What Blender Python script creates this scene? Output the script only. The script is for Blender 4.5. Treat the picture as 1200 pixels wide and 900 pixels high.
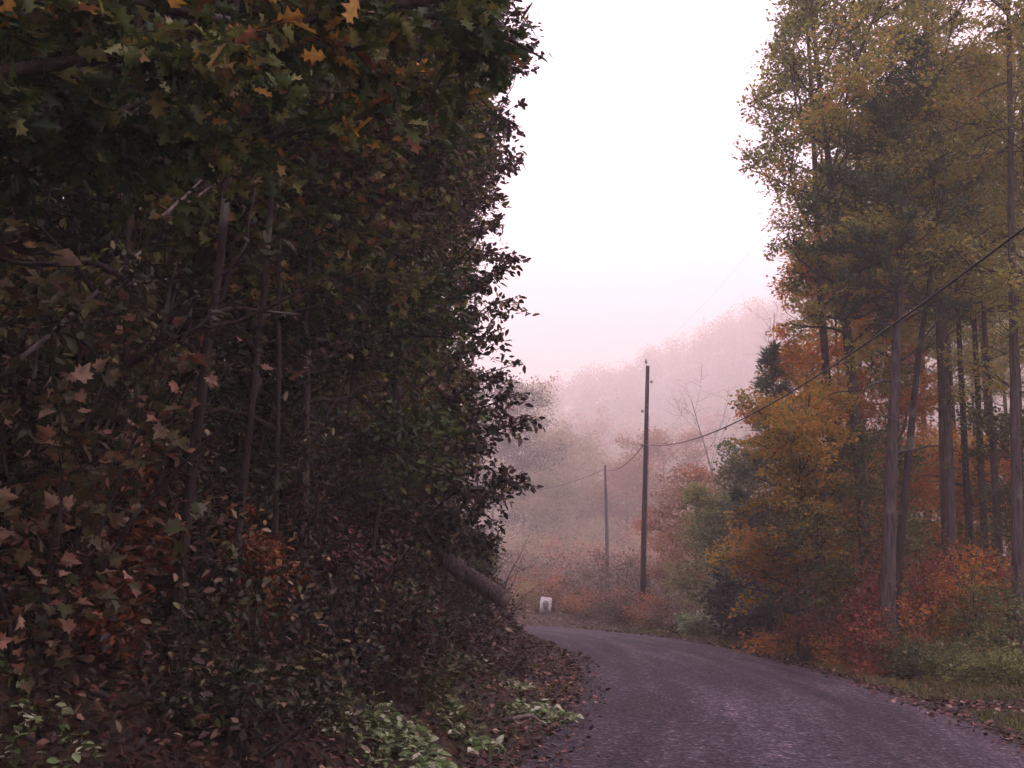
import bpy, math
import numpy as np
from mathutils import Vector, Matrix

R = math.radians
scene = bpy.context.scene
for o in list(bpy.data.objects):
    bpy.data.objects.remove(o)
COL = scene.collection

# ------------------------------------------------------------------ camera
F = 1300.0                       # focal length in photo pixels (photo is 1200 wide)
PITCH, ROLL, EYE = 10.46, 1.3, 1.6
cam_d = bpy.data.cameras.new('camera')
cam = bpy.data.objects.new('camera', cam_d)
COL.objects.link(cam)
cam_d.sensor_width = 36.0
cam_d.lens = 36.0 * F / 1200.0
cam_d.clip_end = 3000
cam_d.clip_start = 0.05
MROT = Matrix.Rotation(R(90 + PITCH), 3, 'X') @ Matrix.Rotation(R(ROLL), 3, 'Z')
cam.matrix_world = Matrix.Translation((0, 0, EYE)) @ MROT.to_4x4()
scene.camera = cam
cam_d.dof.use_dof = False
MR = np.array(MROT)
CAMP = np.array([0, 0, EYE])

# ------------------------------------------------------------------ world: overcast misty morning
SUN_EL, SUN_AZ = 42.0, -62.0      # azimuth measured clockwise from the view direction
w = bpy.data.worlds.new("World")
scene.world = w
w.use_nodes = True
nt = w.node_tree
bg = nt.nodes['Background']
bg.inputs[1].default_value = 0.1
sky = nt.nodes.new('ShaderNodeTexSky')
sky.sky_type = 'NISHITA'
sky.sun_disc = False
sky.sun_elevation = R(SUN_EL)
sky.sun_rotation = R(SUN_AZ)
sky.dust_density = 4
tc = nt.nodes.new('ShaderNodeTexCoord')
sep = nt.nodes.new('ShaderNodeSeparateXYZ')
nt.links.new(tc.outputs['Generated'], sep.inputs[0])
rmp = nt.nodes.new('ShaderNodeValToRGB')
nt.links.new(sep.outputs['Z'], rmp.inputs[0])
cr = rmp.color_ramp
cr.elements[0].position = 0.0
cr.elements[0].color = (0.54, 0.455, 0.42, 1)
cr.elements[1].position = 1.0
cr.elements[1].color = (0.98, 0.71, 0.93, 1)
for p_, c_ in ((.09, (.52, .44, .41)), (.14, (.54, .455, .43)), (.19, (.60, .505, .485)), (.25, (.78, .64, .64)), (.32, (.98, .74, .88))):
    e = cr.elements.new(p_); e.color = (*c_, 1)
gain = nt.nodes.new('ShaderNodeVectorMath')
gain.operation = 'SCALE'
gain.inputs['Scale'].default_value = 25.5
nt.links.new(rmp.outputs[0], gain.inputs[0])
mixw = nt.nodes.new('ShaderNodeMix')
mixw.data_type = 'RGBA'
mixw.inputs[0].default_value = 0.93
nt.links.new(sky.outputs[0], mixw.inputs[6])
nt.links.new(gain.outputs[0], mixw.inputs[7])
nt.links.new(mixw.outputs[2], bg.inputs[0])

sd = bpy.data.lights.new('sun', 'SUN')
sd.energy = 1.5
sd.angle = R(22)
sd.color = (1.0, 0.92, 0.86)
so = bpy.data.objects.new('sun', sd)
COL.objects.link(so)
az = R(SUN_AZ)
sdir = Vector((math.sin(az) * math.cos(R(SUN_EL)), math.cos(az) * math.cos(R(SUN_EL)), math.sin(R(SUN_EL))))
so.rotation_euler = sdir.to_track_quat('Z', 'Y').to_euler()
so.location = (0, 0, 60)

vs = scene.view_settings
vs.view_transform = 'Standard'
vs.look = 'None'
vs.exposure = 0.0
vs.gamma = 1.0
vs.use_curve_mapping = False
scene.render.engine = 'CYCLES'
cy = scene.cycles
cy.max_bounces = 5
cy.diffuse_bounces = 3
cy.glossy_bounces = 1
cy.transmission_bounces = 3
cy.transparent_max_bounces = 4
cy.volume_bounces = 3
cy.use_denoising = True
cy.use_adaptive_sampling = True
cy.adaptive_threshold = 0.02
cy.caustics_reflective = False
cy.caustics_refractive = False
cy.sample_clamp_indirect = 4.0
HAZE_DENSITY = 0.0023

# ------------------------------------------------------------------ geometry helpers
def ray(px, py):
    d = MR @ np.array([(px - 600) / F, (450 - py) / F, -1.0])
    return d
def at(px, py, Y):
    d = ray(px, py)
    return CAMP + d * (Y / d[1])
def project(p):
    q = (np.asarray(p) - CAMP) @ MR
    z = np.minimum(q[..., 2], -1e-3)
    return 600 + F * q[..., 0] / -z, 450 - F * q[..., 1] / -z

class NM:
    """collects vertices and faces, links them as ONE mesh object"""
    def __init__(s):
        s.V = []; s.F = []; s.n = 0; s.A = {'rnd': [], 'clump': []}; s.UV = None
    def add(s, V, Fs, rnd=None, clump=None):
        V = np.asarray(V, float).reshape(-1, 3)
        for f in (Fs if isinstance(Fs, list) else [Fs]):
            s.F.append(np.asarray(f, int) + s.n)
        s.V.append(V); s.n += len(V)
        s.A['rnd'].append(np.full(len(V), .5) if rnd is None else np.broadcast_to(rnd, (len(V),)))
        s.A['clump'].append(np.full(len(V), .5) if clump is None else np.broadcast_to(clump, (len(V),)))
    def mesh(s, name, mats, smooth=False):
        me = bpy.data.meshes.new(name)
        V = np.concatenate(s.V) if s.V else np.zeros((0, 3))
        me.vertices.add(len(V))
        me.vertices.foreach_set('co', V.astype(np.float32).ravel())
        tot = [np.full(len(f), f.shape[1]) for f in s.F]
        tot = np.concatenate(tot) if tot else np.zeros(0, int)
        li = np.concatenate([f.ravel() for f in s.F]) if s.F else np.zeros(0, int)
        me.loops.add(len(li))
        me.loops.foreach_set('vertex_index', li.astype(np.int32))
        me.polygons.add(len(tot))
        st = np.concatenate([[0], np.cumsum(tot)[:-1]]) if len(tot) else tot
        me.polygons.foreach_set('loop_start', st.astype(np.int32))
        me.polygons.foreach_set('loop_total', tot.astype(np.int32))
        if smooth:
            me.polygons.foreach_set('use_smooth', np.ones(len(tot), bool))
        me.update(calc_edges=True)
        for k, v in s.A.items():
            a = me.attributes.new(k, 'FLOAT', 'POINT')
            a.data.foreach_set('value', np.concatenate(v).astype(np.float32) if v else np.zeros(0, np.float32))
        for m in (mats if isinstance(mats, list) else [mats]):
            me.materials.append(m)
        return me
    def build(s, name, mats, parent=None, smooth=False):
        o = bpy.data.objects.new(name, s.mesh(name, mats, smooth))
        COL.objects.link(o)
        if parent is not None:
            o.parent = parent
        return o

def tag(o, label=None, cat=None, group=None, kind=None):
    if label: o['label'] = label
    if cat: o['category'] = cat
    if group: o['group'] = group
    if kind: o['kind'] = kind
    return o
def thing(name, loc, label, cat, group=None, rz=0):
    o = bpy.data.objects.new(name, None)
    COL.objects.link(o)
    o.empty_display_size = 0.2
    o.location = tuple(loc); o.rotation_euler = (0, 0, rz)
    return tag(o, label, cat, group)
def copy_thing(root, loc, rz=0, sc=1.0, label=None, group=None):
    r = root.copy(); COL.objects.link(r)
    r.location = tuple(loc); r.rotation_euler = (0, 0, rz); r.scale = (sc, sc, sc)
    if label: r['label'] = label
    if group: r['group'] = group
    for ch in list(root.children):
        c = ch.copy(); COL.objects.link(c); c.parent = r
        for g in list(ch.children):
            d = g.copy(); COL.objects.link(d); d.parent = c
    return r

def norm(v):
    return v / (np.linalg.norm(v, axis=-1, keepdims=True) + 1e-9)
def tube(nm, pts, rad, k=6, cap=True, rnd=.5, rough=0.0, rng=None):
    pts = np.asarray(pts, float); n = len(pts)
    rad = np.broadcast_to(np.asarray(rad, float), (n,))
    t = norm(np.gradient(pts, axis=0))
    ref = np.array([0, 0, 1.0]) if abs(t[:, 2]).mean() < .8 else np.array([1.0, 0, 0])
    u = norm(np.cross(t, ref)); v = np.cross(t, u)
    a = np.linspace(0, 2 * np.pi, k, endpoint=False)
    rr = rad[:, None] * np.ones((n, k))
    if rough and rng is not None:
        rr = rr * (1 + rough * (rng.random((n, k)) - .5))
    V = pts[:, None] + rr[..., None] * (np.cos(a)[None, :, None] * u[:, None] + np.sin(a)[None, :, None] * v[:, None])
    i = np.arange(n - 1)[:, None] * k; j = np.arange(k)[None]
    j2 = (j + 1) % k
    f = np.stack([i + j, i + j2, i + k + j2, i + k + j], -1).reshape(-1, 4)
    fs = [f]
    if cap:
        fs += [np.arange(k)[None, ::-1], (np.arange(k) + (n - 1) * k)[None]]
    nm.add(V.reshape(-1, 3), fs, rnd=rnd)
def box(nm, c, s, rotz=0, rnd=.5):
    c = np.asarray(c, float); s = np.asarray(s, float) / 2
    V = np.array([[x, y, z] for x in (-1, 1) for y in (-1, 1) for z in (-1, 1)], float) * s
    cz, sz = math.cos(rotz), math.sin(rotz)
    V = V @ np.array([[cz, sz, 0], [-sz, cz, 0], [0, 0, 1]]) + c
    nm.add(V, np.array([[0, 1, 3, 2], [4, 6, 7, 5], [0, 4, 5, 1], [2, 3, 7, 6], [0, 2, 6, 4], [1, 5, 7, 3]]), rnd=rnd)

# leaf templates (x across, y along, z fold); faces share the midrib
def tmpl(out, fold=.25):
    """out: outline of the right half from base to tip, (x,y). Mirrored for the left half."""
    out = np.array(out, float); n = len(out)
    Rv = np.column_stack([out[:, 0], out[:, 1], out[:, 0] * fold])
    L = Rv.copy()[1:-1]; L[:, 0] *= -1
    V = np.concatenate([Rv, L]); V[:, 2] -= .18 * (V[:, 1]) ** 2
    right = np.arange(n)
    left = np.concatenate([[n - 1], np.arange(n, n + n - 2)[::-1], [0]])
    return V, [right[None], left[None]]
T_OAK = tmpl([(0, 0), (.06, .08), (.17, .14), (.30, .24), (.15, .32), (.22, .40), (.44, .55), (.18, .60), (.16, .70), (.30, .86), (.10, .86), (0, 1)])
T_MAPLE = tmpl([(0, 0), (.05, .06), (.26, .02), (.42, .10), (.28, .24), (.52, .44), (.34, .46), (.40, .64), (.18, .58), (.14, .74), (0, 1)])
T_OVAL = tmpl([(0, 0), (.18, .18), (.27, .45), (.17, .78), (0, 1)])
T_KITE = (np.array([[0, 0, 0], [.3, .45, .06], [0, 1, -.12], [-.3, .45, .06]], float), [np.array([[0, 1, 2], [0, 2, 3]])])
T_NEEDLE = (np.array([[0, 0, 0], [.10, .5, .02], [0, 1, 0], [-.10, .5, .02]], float), [np.array([[0, 1, 2], [0, 2, 3]])])

def add_leaves(nm, P, size, rng, T=T_KITE, up=1.0, dirs=None, clump=None, tilt=.7, width=1.0):
    """P (n,3) leaf bases; normals lean up; dirs (n,3) optional leaf axis directions"""
    n = len(P)
    if n == 0: return
    size = np.broadcast_to(size, (n,)) * rng.uniform(.65, 1.3, n)
    N = norm(np.array([0, 0, up]) + rng.normal(0, tilt, (n, 3)))
    D = rng.normal(0, 1, (n, 3)) if dirs is None else norm(dirs) + rng.normal(0, .45, (n, 3))
    D = norm(D - (D * N).sum(1, keepdims=True) * N)
    S = np.cross(D, N)
    Tv, Tf = T
    k = len(Tv)
    V = P[:, None] + size[:, None, None] * (Tv[None, :, :1] * width * S[:, None] + Tv[None, :, 1:2] * D[:, None] + Tv[None, :, 2:] * N[:, None])
    off = (np.arange(n) * k)[:, None, None]
    fs = [(f[None] + off).reshape(-1, f.shape[1]) for f in Tf]
    rnd = np.repeat(rng.random(n), k)
    cl = .5 if clump is None else np.repeat(np.broadcast_to(clump, (n,)), k)
    nm.add(V.reshape(-1, 3), fs, rnd=rnd, clump=cl)

# ------------------------------------------------------------------ materials
def mat(name):
    m = bpy.data.materials.new(name); m.use_nodes = True
    n = m.node_tree.nodes; l = m.node_tree.links
    return m, n, l, n['Principled BSDF']
def ramp_set(r, cols):
    c = r.color_ramp
    c.elements[0].position = cols[0][0]; c.elements[0].color = (*cols[0][1], 1)
    c.elements[1].position = cols[-1][0]; c.elements[1].color = (*cols[-1][1], 1)
    for p, col in cols[1:-1]:
        e = c.elements.new(p); e.color = (*col, 1)
def leaf_mat(name, cols, trans=.35, rough=.5, mixr=.45, spec=.35):
    m, n, l, b = mat(name)
    a = n.new('ShaderNodeAttribute'); a.attribute_name = 'rnd'
    c = n.new('ShaderNodeAttribute'); c.attribute_name = 'clump'
    mx = n.new('ShaderNodeMix'); mx.inputs[0].default_value = mixr
    l.new(c.outputs['Fac'], mx.inputs[2]); l.new(a.outputs['Fac'], mx.inputs[3])
    r = n.new('ShaderNodeValToRGB'); ramp_set(r, cols)
    st = n.new('ShaderNodeMapRange'); st.inputs[1].default_value = .14; st.inputs[2].default_value = .86
    l.new(mx.outputs[0], st.inputs[0]); l.new(st.outputs[0], r.inputs[0])
    # mottling over each leaf
    geo = n.new('ShaderNodeNewGeometry')
    no = n.new('ShaderNodeTexNoise'); no.inputs['Scale'].default_value = 22
    l.new(geo.outputs['Position'], no.inputs['Vector'])
    mr = n.new('ShaderNodeMapRange'); mr.inputs[1].default_value = .3; mr.inputs[2].default_value = .7
    mr.inputs[3].default_value = .65; mr.inputs[4].default_value = 1.3
    l.new(no.outputs[0], mr.inputs[0])
    sc = n.new('ShaderNodeVectorMath'); sc.operation = 'SCALE'
    l.new(r.outputs[0], sc.inputs[0]); l.new(mr.outputs[0], sc.inputs['Scale'])
    l.new(sc.outputs[0], b.inputs['Base Color'])
    b.inputs['Roughness'].default_value = rough
    b.inputs['Specular IOR Level'].default_value = spec
    t = n.new('ShaderNodeBsdfTranslucent'); l.new(sc.outputs[0], t.inputs[0])
    ms = n.new('ShaderNodeMixShader'); ms.inputs[0].default_value = trans
    l.new(b.outputs[0], ms.inputs[1]); l.new(t.outputs[0], ms.inputs[2])
    l.new(ms.outputs[0], n['Material Output'].inputs[0])
    return m
def bark_mat(name, c1, c2, scale=6, stretch=.18):
    m, n, l, b = mat(name)
    g = n.new('ShaderNodeTexCoord')
    mp = n.new('ShaderNodeMapping'); mp.inputs['Scale'].default_value = (scale, scale, scale * stretch)
    l.new(g.outputs['Object'], mp.inputs[0])
    no = n.new('ShaderNodeTexNoise'); no.inputs['Scale'].default_value = 2.2; no.inputs['Detail'].default_value = 7
    no.inputs['Roughness'].default_value = .65
    l.new(mp.outputs[0], no.inputs['Vector'])
    r = n.new('ShaderNodeValToRGB'); ramp_set(r, [(.32, c1), (.68, c2)])
    l.new(no.outputs[0], r.inputs[0])
    # lichen patches
    n2 = n.new('ShaderNodeTexNoise'); n2.inputs['Scale'].default_value = 2.5; n2.inputs['Detail'].default_value = 5
    l.new(g.outputs['Object'], n2.inputs['Vector'])
    r2 = n.new('ShaderNodeMapRange'); r2.inputs[1].default_value = .58; r2.inputs[2].default_value = .68
    r2.inputs[4].default_value = .5
    l.new(n2.outputs[0], r2.inputs[0])
    mx = n.new('ShaderNodeMix'); mx.data_type = 'RGBA'
    mx.inputs[7].default_value = (.16, .17, .14, 1)
    l.new(r2.outputs[0], mx.inputs[0]); l.new(r.outputs[0], mx.inputs[6])
    l.new(mx.outputs[2], b.inputs['Base Color'])
    bp = n.new('ShaderNodeBump'); bp.inputs['Strength'].default_value = 1.0; bp.inputs['Distance'].default_value = .06
    l.new(no.outputs[0], bp.inputs['Height']); l.new(bp.outputs[0], b.inputs['Normal'])
    b.inputs['Roughness'].default_value = .95
    b.inputs['Specular IOR Level'].default_value = .15
    return m

M = {}
M['bark_grey'] = bark_mat('bark_grey', (.014, .010, .010), (.13, .105, .105), 9, .12)
M['bark_dark'] = bark_mat('bark_dark', (.012, .009, .008), (.05, .038, .034))
M['bark_pine'] = bark_mat('bark_pine', (.04, .028, .026), (.13, .095, .085))
M['bark_pale'] = bark_mat('bark_pale', (.10, .08, .075), (.27, .23, .21))
M['pole_wood'] = bark_mat('pole_wood', (.028, .020, .022), (.075, .058, .06), 9, .04)
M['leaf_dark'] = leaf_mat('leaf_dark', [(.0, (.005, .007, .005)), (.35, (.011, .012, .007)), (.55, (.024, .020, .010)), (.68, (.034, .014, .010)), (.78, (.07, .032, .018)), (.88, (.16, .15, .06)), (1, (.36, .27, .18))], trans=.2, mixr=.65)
M['leaf_edge'] = leaf_mat('leaf_edge', [(.0, (.016, .020, .010)), (.35, (.055, .055, .020)), (.6, (.11, .085, .03)), (.8, (.16, .07, .03)), (.92, (.28, .24, .09)), (1, (.42, .33, .18))], trans=.3, mixr=.6)
M['leaf_olive'] = leaf_mat('leaf_olive', [(.0, (.03, .045, .012)), (.4, (.10, .12, .03)), (.7, (.20, .20, .06)), (.88, (.22, .08, .04)), (1, (.42, .36, .16))], trans=.4, mixr=.6)
M['leaf_brush'] = leaf_mat('leaf_brush', [(.0, (.05, .04, .03)), (.35, (.11, .085, .055)), (.6, (.16, .10, .07)), (.8, (.22, .10, .075)), (1, (.34, .27, .19))], trans=.35)  # muted grey brown: the dulling by fog is painted into the leaf colour
M['leaf_sprig'] = leaf_mat('leaf_sprig', [(.0, (.03, .014, .009)), (.5, (.12, .035, .015)), (.85, (.28, .08, .03)), (1, (.42, .24, .10))], trans=.35, mixr=.6)
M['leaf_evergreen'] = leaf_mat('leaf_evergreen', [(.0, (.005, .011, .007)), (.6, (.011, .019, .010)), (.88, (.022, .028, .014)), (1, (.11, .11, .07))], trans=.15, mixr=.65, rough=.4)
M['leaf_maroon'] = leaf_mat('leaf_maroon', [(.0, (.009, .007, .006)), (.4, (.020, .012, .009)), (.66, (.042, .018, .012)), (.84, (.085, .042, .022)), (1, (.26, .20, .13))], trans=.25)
M['leaf_oak'] = leaf_mat('leaf_oak', [(.0, (.010, .030, .010)), (.35, (.022, .050, .012)), (.66, (.07, .10, .02)), (.86, (.22, .22, .07)), (.94, (.22, .09, .04)), (1, (.45, .25, .05))], trans=.3)
M['leaf_near'] = leaf_mat('leaf_near', [(.0, (.02, .03, .01)), (.35, (.05, .055, .02)), (.6, (.10, .075, .035)), (.8, (.20, .08, .05)), (1, (.34, .23, .16))], trans=.3, mixr=.6)
M['leaf_yellowgreen'] = leaf_mat('leaf_yellowgreen', [(.0, (.08, .11, .035)), (.5, (.19, .22, .06)), (.85, (.36, .34, .10)), (1, (.46, .25, .08))], trans=.4)
M['leaf_golden'] = leaf_mat('leaf_golden', [(.0, (.11, .12, .035)), (.35, (.24, .26, .07)), (.65, (.39, .37, .09)), (.88, (.56, .38, .09)), (1, (.54, .26, .08))], trans=.5)
M['leaf_orange'] = leaf_mat('leaf_orange', [(.0, (.18, .15, .04)), (.3, (.46, .25, .05)), (.6, (.66, .27, .05)), (.85, (.64, .17, .05)), (1, (.72, .42, .10))], trans=.5)
M['leaf_yellow'] = leaf_mat('leaf_yellow', [(.0, (.16, .18, .05)), (.3, (.40, .32, .06)), (.6, (.66, .40, .06)), (.85, (.72, .32, .05)), (1, (.75, .58, .18))], trans=.5)
M['leaf_red'] = leaf_mat('leaf_red', [(.0, (.07, .055, .02)), (.35, (.20, .055, .028)), (.7, (.33, .060, .040)), (1, (.46, .18, .08))], trans=.4)
M['leaf_green'] = leaf_mat('leaf_green', [(.0, (.05, .075, .022)), (.6, (.11, .14, .04)), (1, (.28, .25, .09))], trans=.4)
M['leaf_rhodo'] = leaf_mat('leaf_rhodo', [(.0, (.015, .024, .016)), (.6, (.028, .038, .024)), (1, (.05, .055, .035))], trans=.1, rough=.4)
M['leaf_pine'] = leaf_mat('leaf_pine', [(.0, (.035, .07, .035)), (.6, (.065, .11, .05)), (1, (.16, .15, .06))], trans=.25)
M['leaf_bluepine'] = leaf_mat('leaf_bluepine', [(.0, (.08, .13, .10)), (.6, (.14, .20, .15)), (1, (.22, .25, .15))], trans=.35)
M['leaf_misty'] = leaf_mat('leaf_misty', [(.0, (.18, .19, .09)), (.5, (.32, .27, .14)), (1, (.42, .26, .14))], trans=.4)  # paler than real foliage: extra haze brightness is put into the leaf colour
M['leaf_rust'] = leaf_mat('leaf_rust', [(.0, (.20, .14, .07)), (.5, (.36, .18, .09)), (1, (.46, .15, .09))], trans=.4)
M['leaf_herb'] = leaf_mat('leaf_herb', [(.0, (.07, .13, .04)), (.5, (.22, .32, .12)), (1, (.60, .64, .46))], trans=.3, mixr=.75)
M['litter'] = leaf_mat('litter', [(.0, (.012, .008, .006)), (.4, (.03, .014, .010)), (.68, (.075, .020, .016)), (.86, (.15, .05, .03)), (1, (.34, .22, .16))], trans=.1, mixr=.8, rough=.6)
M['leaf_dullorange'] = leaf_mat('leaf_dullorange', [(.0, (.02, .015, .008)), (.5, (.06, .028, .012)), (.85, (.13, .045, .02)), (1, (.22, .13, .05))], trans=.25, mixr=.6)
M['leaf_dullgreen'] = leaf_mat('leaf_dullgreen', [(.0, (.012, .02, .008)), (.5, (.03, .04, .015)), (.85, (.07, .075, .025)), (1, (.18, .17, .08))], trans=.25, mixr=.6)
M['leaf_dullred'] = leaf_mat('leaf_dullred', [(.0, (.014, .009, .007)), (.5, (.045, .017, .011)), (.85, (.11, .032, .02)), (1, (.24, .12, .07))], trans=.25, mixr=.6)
M['blades'] = leaf_mat('blades', [(.0, (.06, .09, .025)), (.5, (.13, .14, .04)), (1, (.30, .19, .06))], trans=.35)

# forest floor
def ground_mat():
    m, n, l, b = mat('forest_floor')
    g = n.new('ShaderNodeNewGeometry')
    n1 = n.new('ShaderNodeTexNoise'); n1.inputs['Scale'].default_value = .35; n1.inputs['Detail'].default_value = 6
    n2 = n.new('ShaderNodeTexVoronoi'); n2.inputs['Scale'].default_value = 11
    n3 = n.new('ShaderNodeTexNoise'); n3.inputs['Scale'].default_value = 30; n3.inputs['Detail'].default_value = 4
    for q in (n1, n2, n3): l.new(g.outputs['Position'], q.inputs['Vector'])
    r1 = n.new('ShaderNodeValToRGB'); ramp_set(r1, [(.3, (.022, .015, .010)), (.5, (.04, .022, .015)), (.7, (.034, .028, .014))])
    l.new(n1.outputs[0], r1.inputs[0])
    r2 = n.new('ShaderNodeValToRGB'); ramp_set(r2, [(.0, (.4, .4, .4)), (.5, (1.0, .9, .8)), (1, (1.8, 1.2, .9))])
    sp = n.new('ShaderNodeSeparateColor'); l.new(n2.outputs['Color'], sp.inputs[0]); l.new(sp.outputs[0], r2.inputs[0])
    mu = n.new('ShaderNodeVectorMath'); mu.operation = 'MULTIPLY'
    l.new(r1.outputs[0], mu.inputs[0]); l.new(r2.outputs[0], mu.inputs[1])
    l.new(mu.outputs[0], b.inputs['Base Color'])
    bp = n.new('ShaderNodeBump'); bp.inputs['Distance'].default_value = .08; bp.inputs['Strength'].default_value = .9
    ad = n.new('ShaderNodeMath'); l.new(n3.outputs[0], ad.inputs[0]); l.new(n2.outputs['Distance'], ad.inputs[1])
    l.new(ad.outputs[0], bp.inputs['Height']); l.new(bp.outputs[0], b.inputs['Normal'])
    b.inputs['Roughness'].default_value = .95
    return m
M['ground'] = ground_mat()

def road_mat():
    m, n, l, b = mat('worn_chipseal')
    g = n.new('ShaderNodeNewGeometry')
    uv = n.new('ShaderNodeAttribute'); uv.attribute_name = 'rnd'      # 0..1 across the road
    al = n.new('ShaderNodeAttribute'); al.attribute_name = 'clump'    # metres along /100
    # aggregate grain
    vo = n.new('ShaderNodeTexVoronoi'); vo.inputs['Scale'].default_value = 24
    no = n.new('ShaderNodeTexNoise'); no.inputs['Scale'].default_value = 9; no.inputs['Detail'].default_value = 8; no.inputs['Roughness'].default_value = .75
    for q in (vo, no): l.new(g.outputs['Position'], q.inputs['Vector'])
    # long streaks following the road
    cmb = n.new('ShaderNodeCombineXYZ')
    m1 = n.new('ShaderNodeMath'); m1.operation = 'MULTIPLY'; m1.inputs[1].default_value = 9; l.new(uv.outputs['Fac'], m1.inputs[0])
    m2 = n.new('ShaderNodeMath'); m2.operation = 'MULTIPLY'; m2.inputs[1].default_value = 14; l.new(al.outputs['Fac'], m2.inputs[0])
    l.new(m1.outputs[0], cmb.inputs[0]); l.new(m2.outputs[0], cmb.inputs[1])
    st = n.new('ShaderNodeTexNoise'); st.inputs['Scale'].default_value = 1.0; st.inputs['Detail'].default_value = 5; st.inputs['Roughness'].default_value = .6
    l.new(cmb.outputs[0], st.inputs['Vector'])
    # wheel tracks: lighter bands
    tr = n.new('ShaderNodeValToRGB')
    ramp_set(tr, [(0, (.75, .75, .75)), (.12, (.95, .95, .95)), (.27, (.82, .82, .82)), (.42, (1.25, 1.25, 1.25)), (.55, (1.05, 1.05, 1.05)), (.70, (.85, .85, .85)), (.86, (1.15, 1.15, 1.15)), (.94, (1.5, 1.45, 1.4)), (1, (1.0, .9, .85))])
    ad = n.new('ShaderNodeMath'); ad.operation = 'MULTIPLY_ADD'; ad.inputs[1].default_value = .16; l.new(no.outputs[0], ad.inputs[0])
    sb = n.new('ShaderNodeMath'); sb.operation = 'SUBTRACT'; sb.inputs[1].default_value = .08; l.new(uv.outputs['Fac'], sb.inputs[0])
    l.new(sb.outputs[0], ad.inputs[2]); l.new(ad.outputs[0], tr.inputs[0])
    base = n.new('ShaderNodeValToRGB')
    ramp_set(base, [(.38, (.010, .008, .013)), (.46, (.034, .026, .040)), (.54, (.070, .054, .078)), (.63, (.19, .15, .18))])
    mx = n.new('ShaderNodeMix'); mx.inputs[0].default_value = .4
    l.new(no.outputs[0], mx.inputs[2]); l.new(st.outputs[0], mx.inputs[3]); l.new(mx.outputs[0], base.inputs[0])
    mu = n.new('ShaderNodeVectorMath'); mu.operation = 'MULTIPLY'
    l.new(base.outputs[0], mu.inputs[0]); l.new(tr.outputs[0], mu.inputs[1])
    # stones
    sp = n.new('ShaderNodeSeparateColor'); l.new(vo.outputs['Color'], sp.inputs[0])
    r3 = n.new('ShaderNodeValToRGB'); ramp_set(r3, [(0, (.4, .4, .42)), (.5, (.85, .85, .85)), (.85, (1.3, 1.25, 1.25)), (1, (3.0, 2.8, 2.8))])
    l.new(sp.outputs[0], r3.inputs[0])
    mu2 = n.new('ShaderNodeVectorMath'); mu2.operation = 'MULTIPLY'
    l.new(mu.outputs[0], mu2.inputs[0]); l.new(r3.outputs[0], mu2.inputs[1])
    l.new(mu2.outputs[0], b.inputs['Base Color'])
    bp = n.new('ShaderNodeBump'); bp.inputs['Distance'].default_value = .035; bp.inputs['Strength'].default_value = 1.0
    hh = n.new('ShaderNodeMath'); hh.operation = 'ADD'; l.new(vo.outputs['Distance'], hh.inputs[0]); l.new(no.outputs[0], hh.inputs[1])
    l.new(hh.outputs[0], bp.inputs['Height']); l.new(bp.outputs[0], b.inputs['Normal'])
    b.inputs['Roughness'].default_value = .8
    b.inputs['Specular IOR Level'].default_value = .3
    return m
M['road'] = road_mat()

def plain(name, col, rough=.5, metal=0, noise=.25):
    m, n, l, b = mat(name)
    g = n.new('ShaderNodeTexCoord')
    no = n.new('ShaderNodeTexNoise'); no.inputs['Scale'].default_value = 14; no.inputs['Detail'].default_value = 6
    l.new(g.outputs['Object'], no.inputs['Vector'])
    mr = n.new('ShaderNodeMapRange'); mr.inputs[3].default_value = 1 - noise; mr.inputs[4].default_value = 1 + noise
    l.new(no.outputs[0], mr.inputs[0])
    sc = n.new('ShaderNodeVectorMath'); sc.operation = 'SCALE'; sc.inputs[0].default_value = col
    l.new(mr.outputs[0], sc.inputs['Scale']); l.new(sc.outputs[0], b.inputs['Base Color'])
    b.inputs['Roughness'].default_value = rough; b.inputs['Metallic'].default_value = metal
    return m
M['sign_white'] = plain('sign_white', (.72, .70, .68), .5, 0, .1)
M['sign_grey'] = plain('sign_grey', (.22, .23, .22), .5)
M['steel'] = plain('steel', (.25, .24, .24), .5, .7)
M['porcelain'] = plain('porcelain', (.35, .33, .33), .3)
M['rubber'] = plain('rubber', (.02, .02, .022), .6)
M['cut_wood'] = plain('cut_wood', (.12, .085, .07), .9)
M['stone'] = plain('stone', (.12, .105, .105), .9, 0, .5)

# ------------------------------------------------------------------ terrain
PTS = np.array([(-3.0, -60), (-2.2, -40), (-1.2, -20), (-.2, -6), (.6, 0), (1.7, 5), (2.75, 10), (3.5, 15), (4.0, 20), (4.25, 26), (4.2, 32), (3.7, 37.5), (2.5, 43), (.3, 47.6), (-3.2, 51.2), (-8, 54), (-16, 56.5), (-30, 58), (-60, 57), (-120, 52)], float)
def resample(P, step=.8):
    # Catmull-Rom then even spacing
    out = []
    Q = np.vstack([2 * P[0] - P[1], P, 2 * P[-1] - P[-2]])
    for i in range(1, len(Q) - 2):
        for t in np.linspace(0, 1, 16, endpoint=False):
            a, b, c, d = Q[i - 1], Q[i], Q[i + 1], Q[i + 2]
            out.append(.5 * ((2 * b) + (-a + c) * t + (2 * a - 5 * b + 4 * c - d) * t * t + (-a + 3 * b - 3 * c + d) * t ** 3))
    out.append(P[-1]); out = np.array(out)
    s = np.concatenate([[0], np.cumsum(np.linalg.norm(np.diff(out, axis=0), axis=1))])
    n = int(s[-1] / step)
    ss = np.linspace(0, s[-1], n)
    return np.column_stack([np.interp(ss, s, out[:, 0]), np.interp(ss, s, out[:, 1])]), ss
CL, CS = resample(PTS, 1.2)
CT = norm(np.gradient(CL, axis=0))
HALF = 2.72
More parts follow.
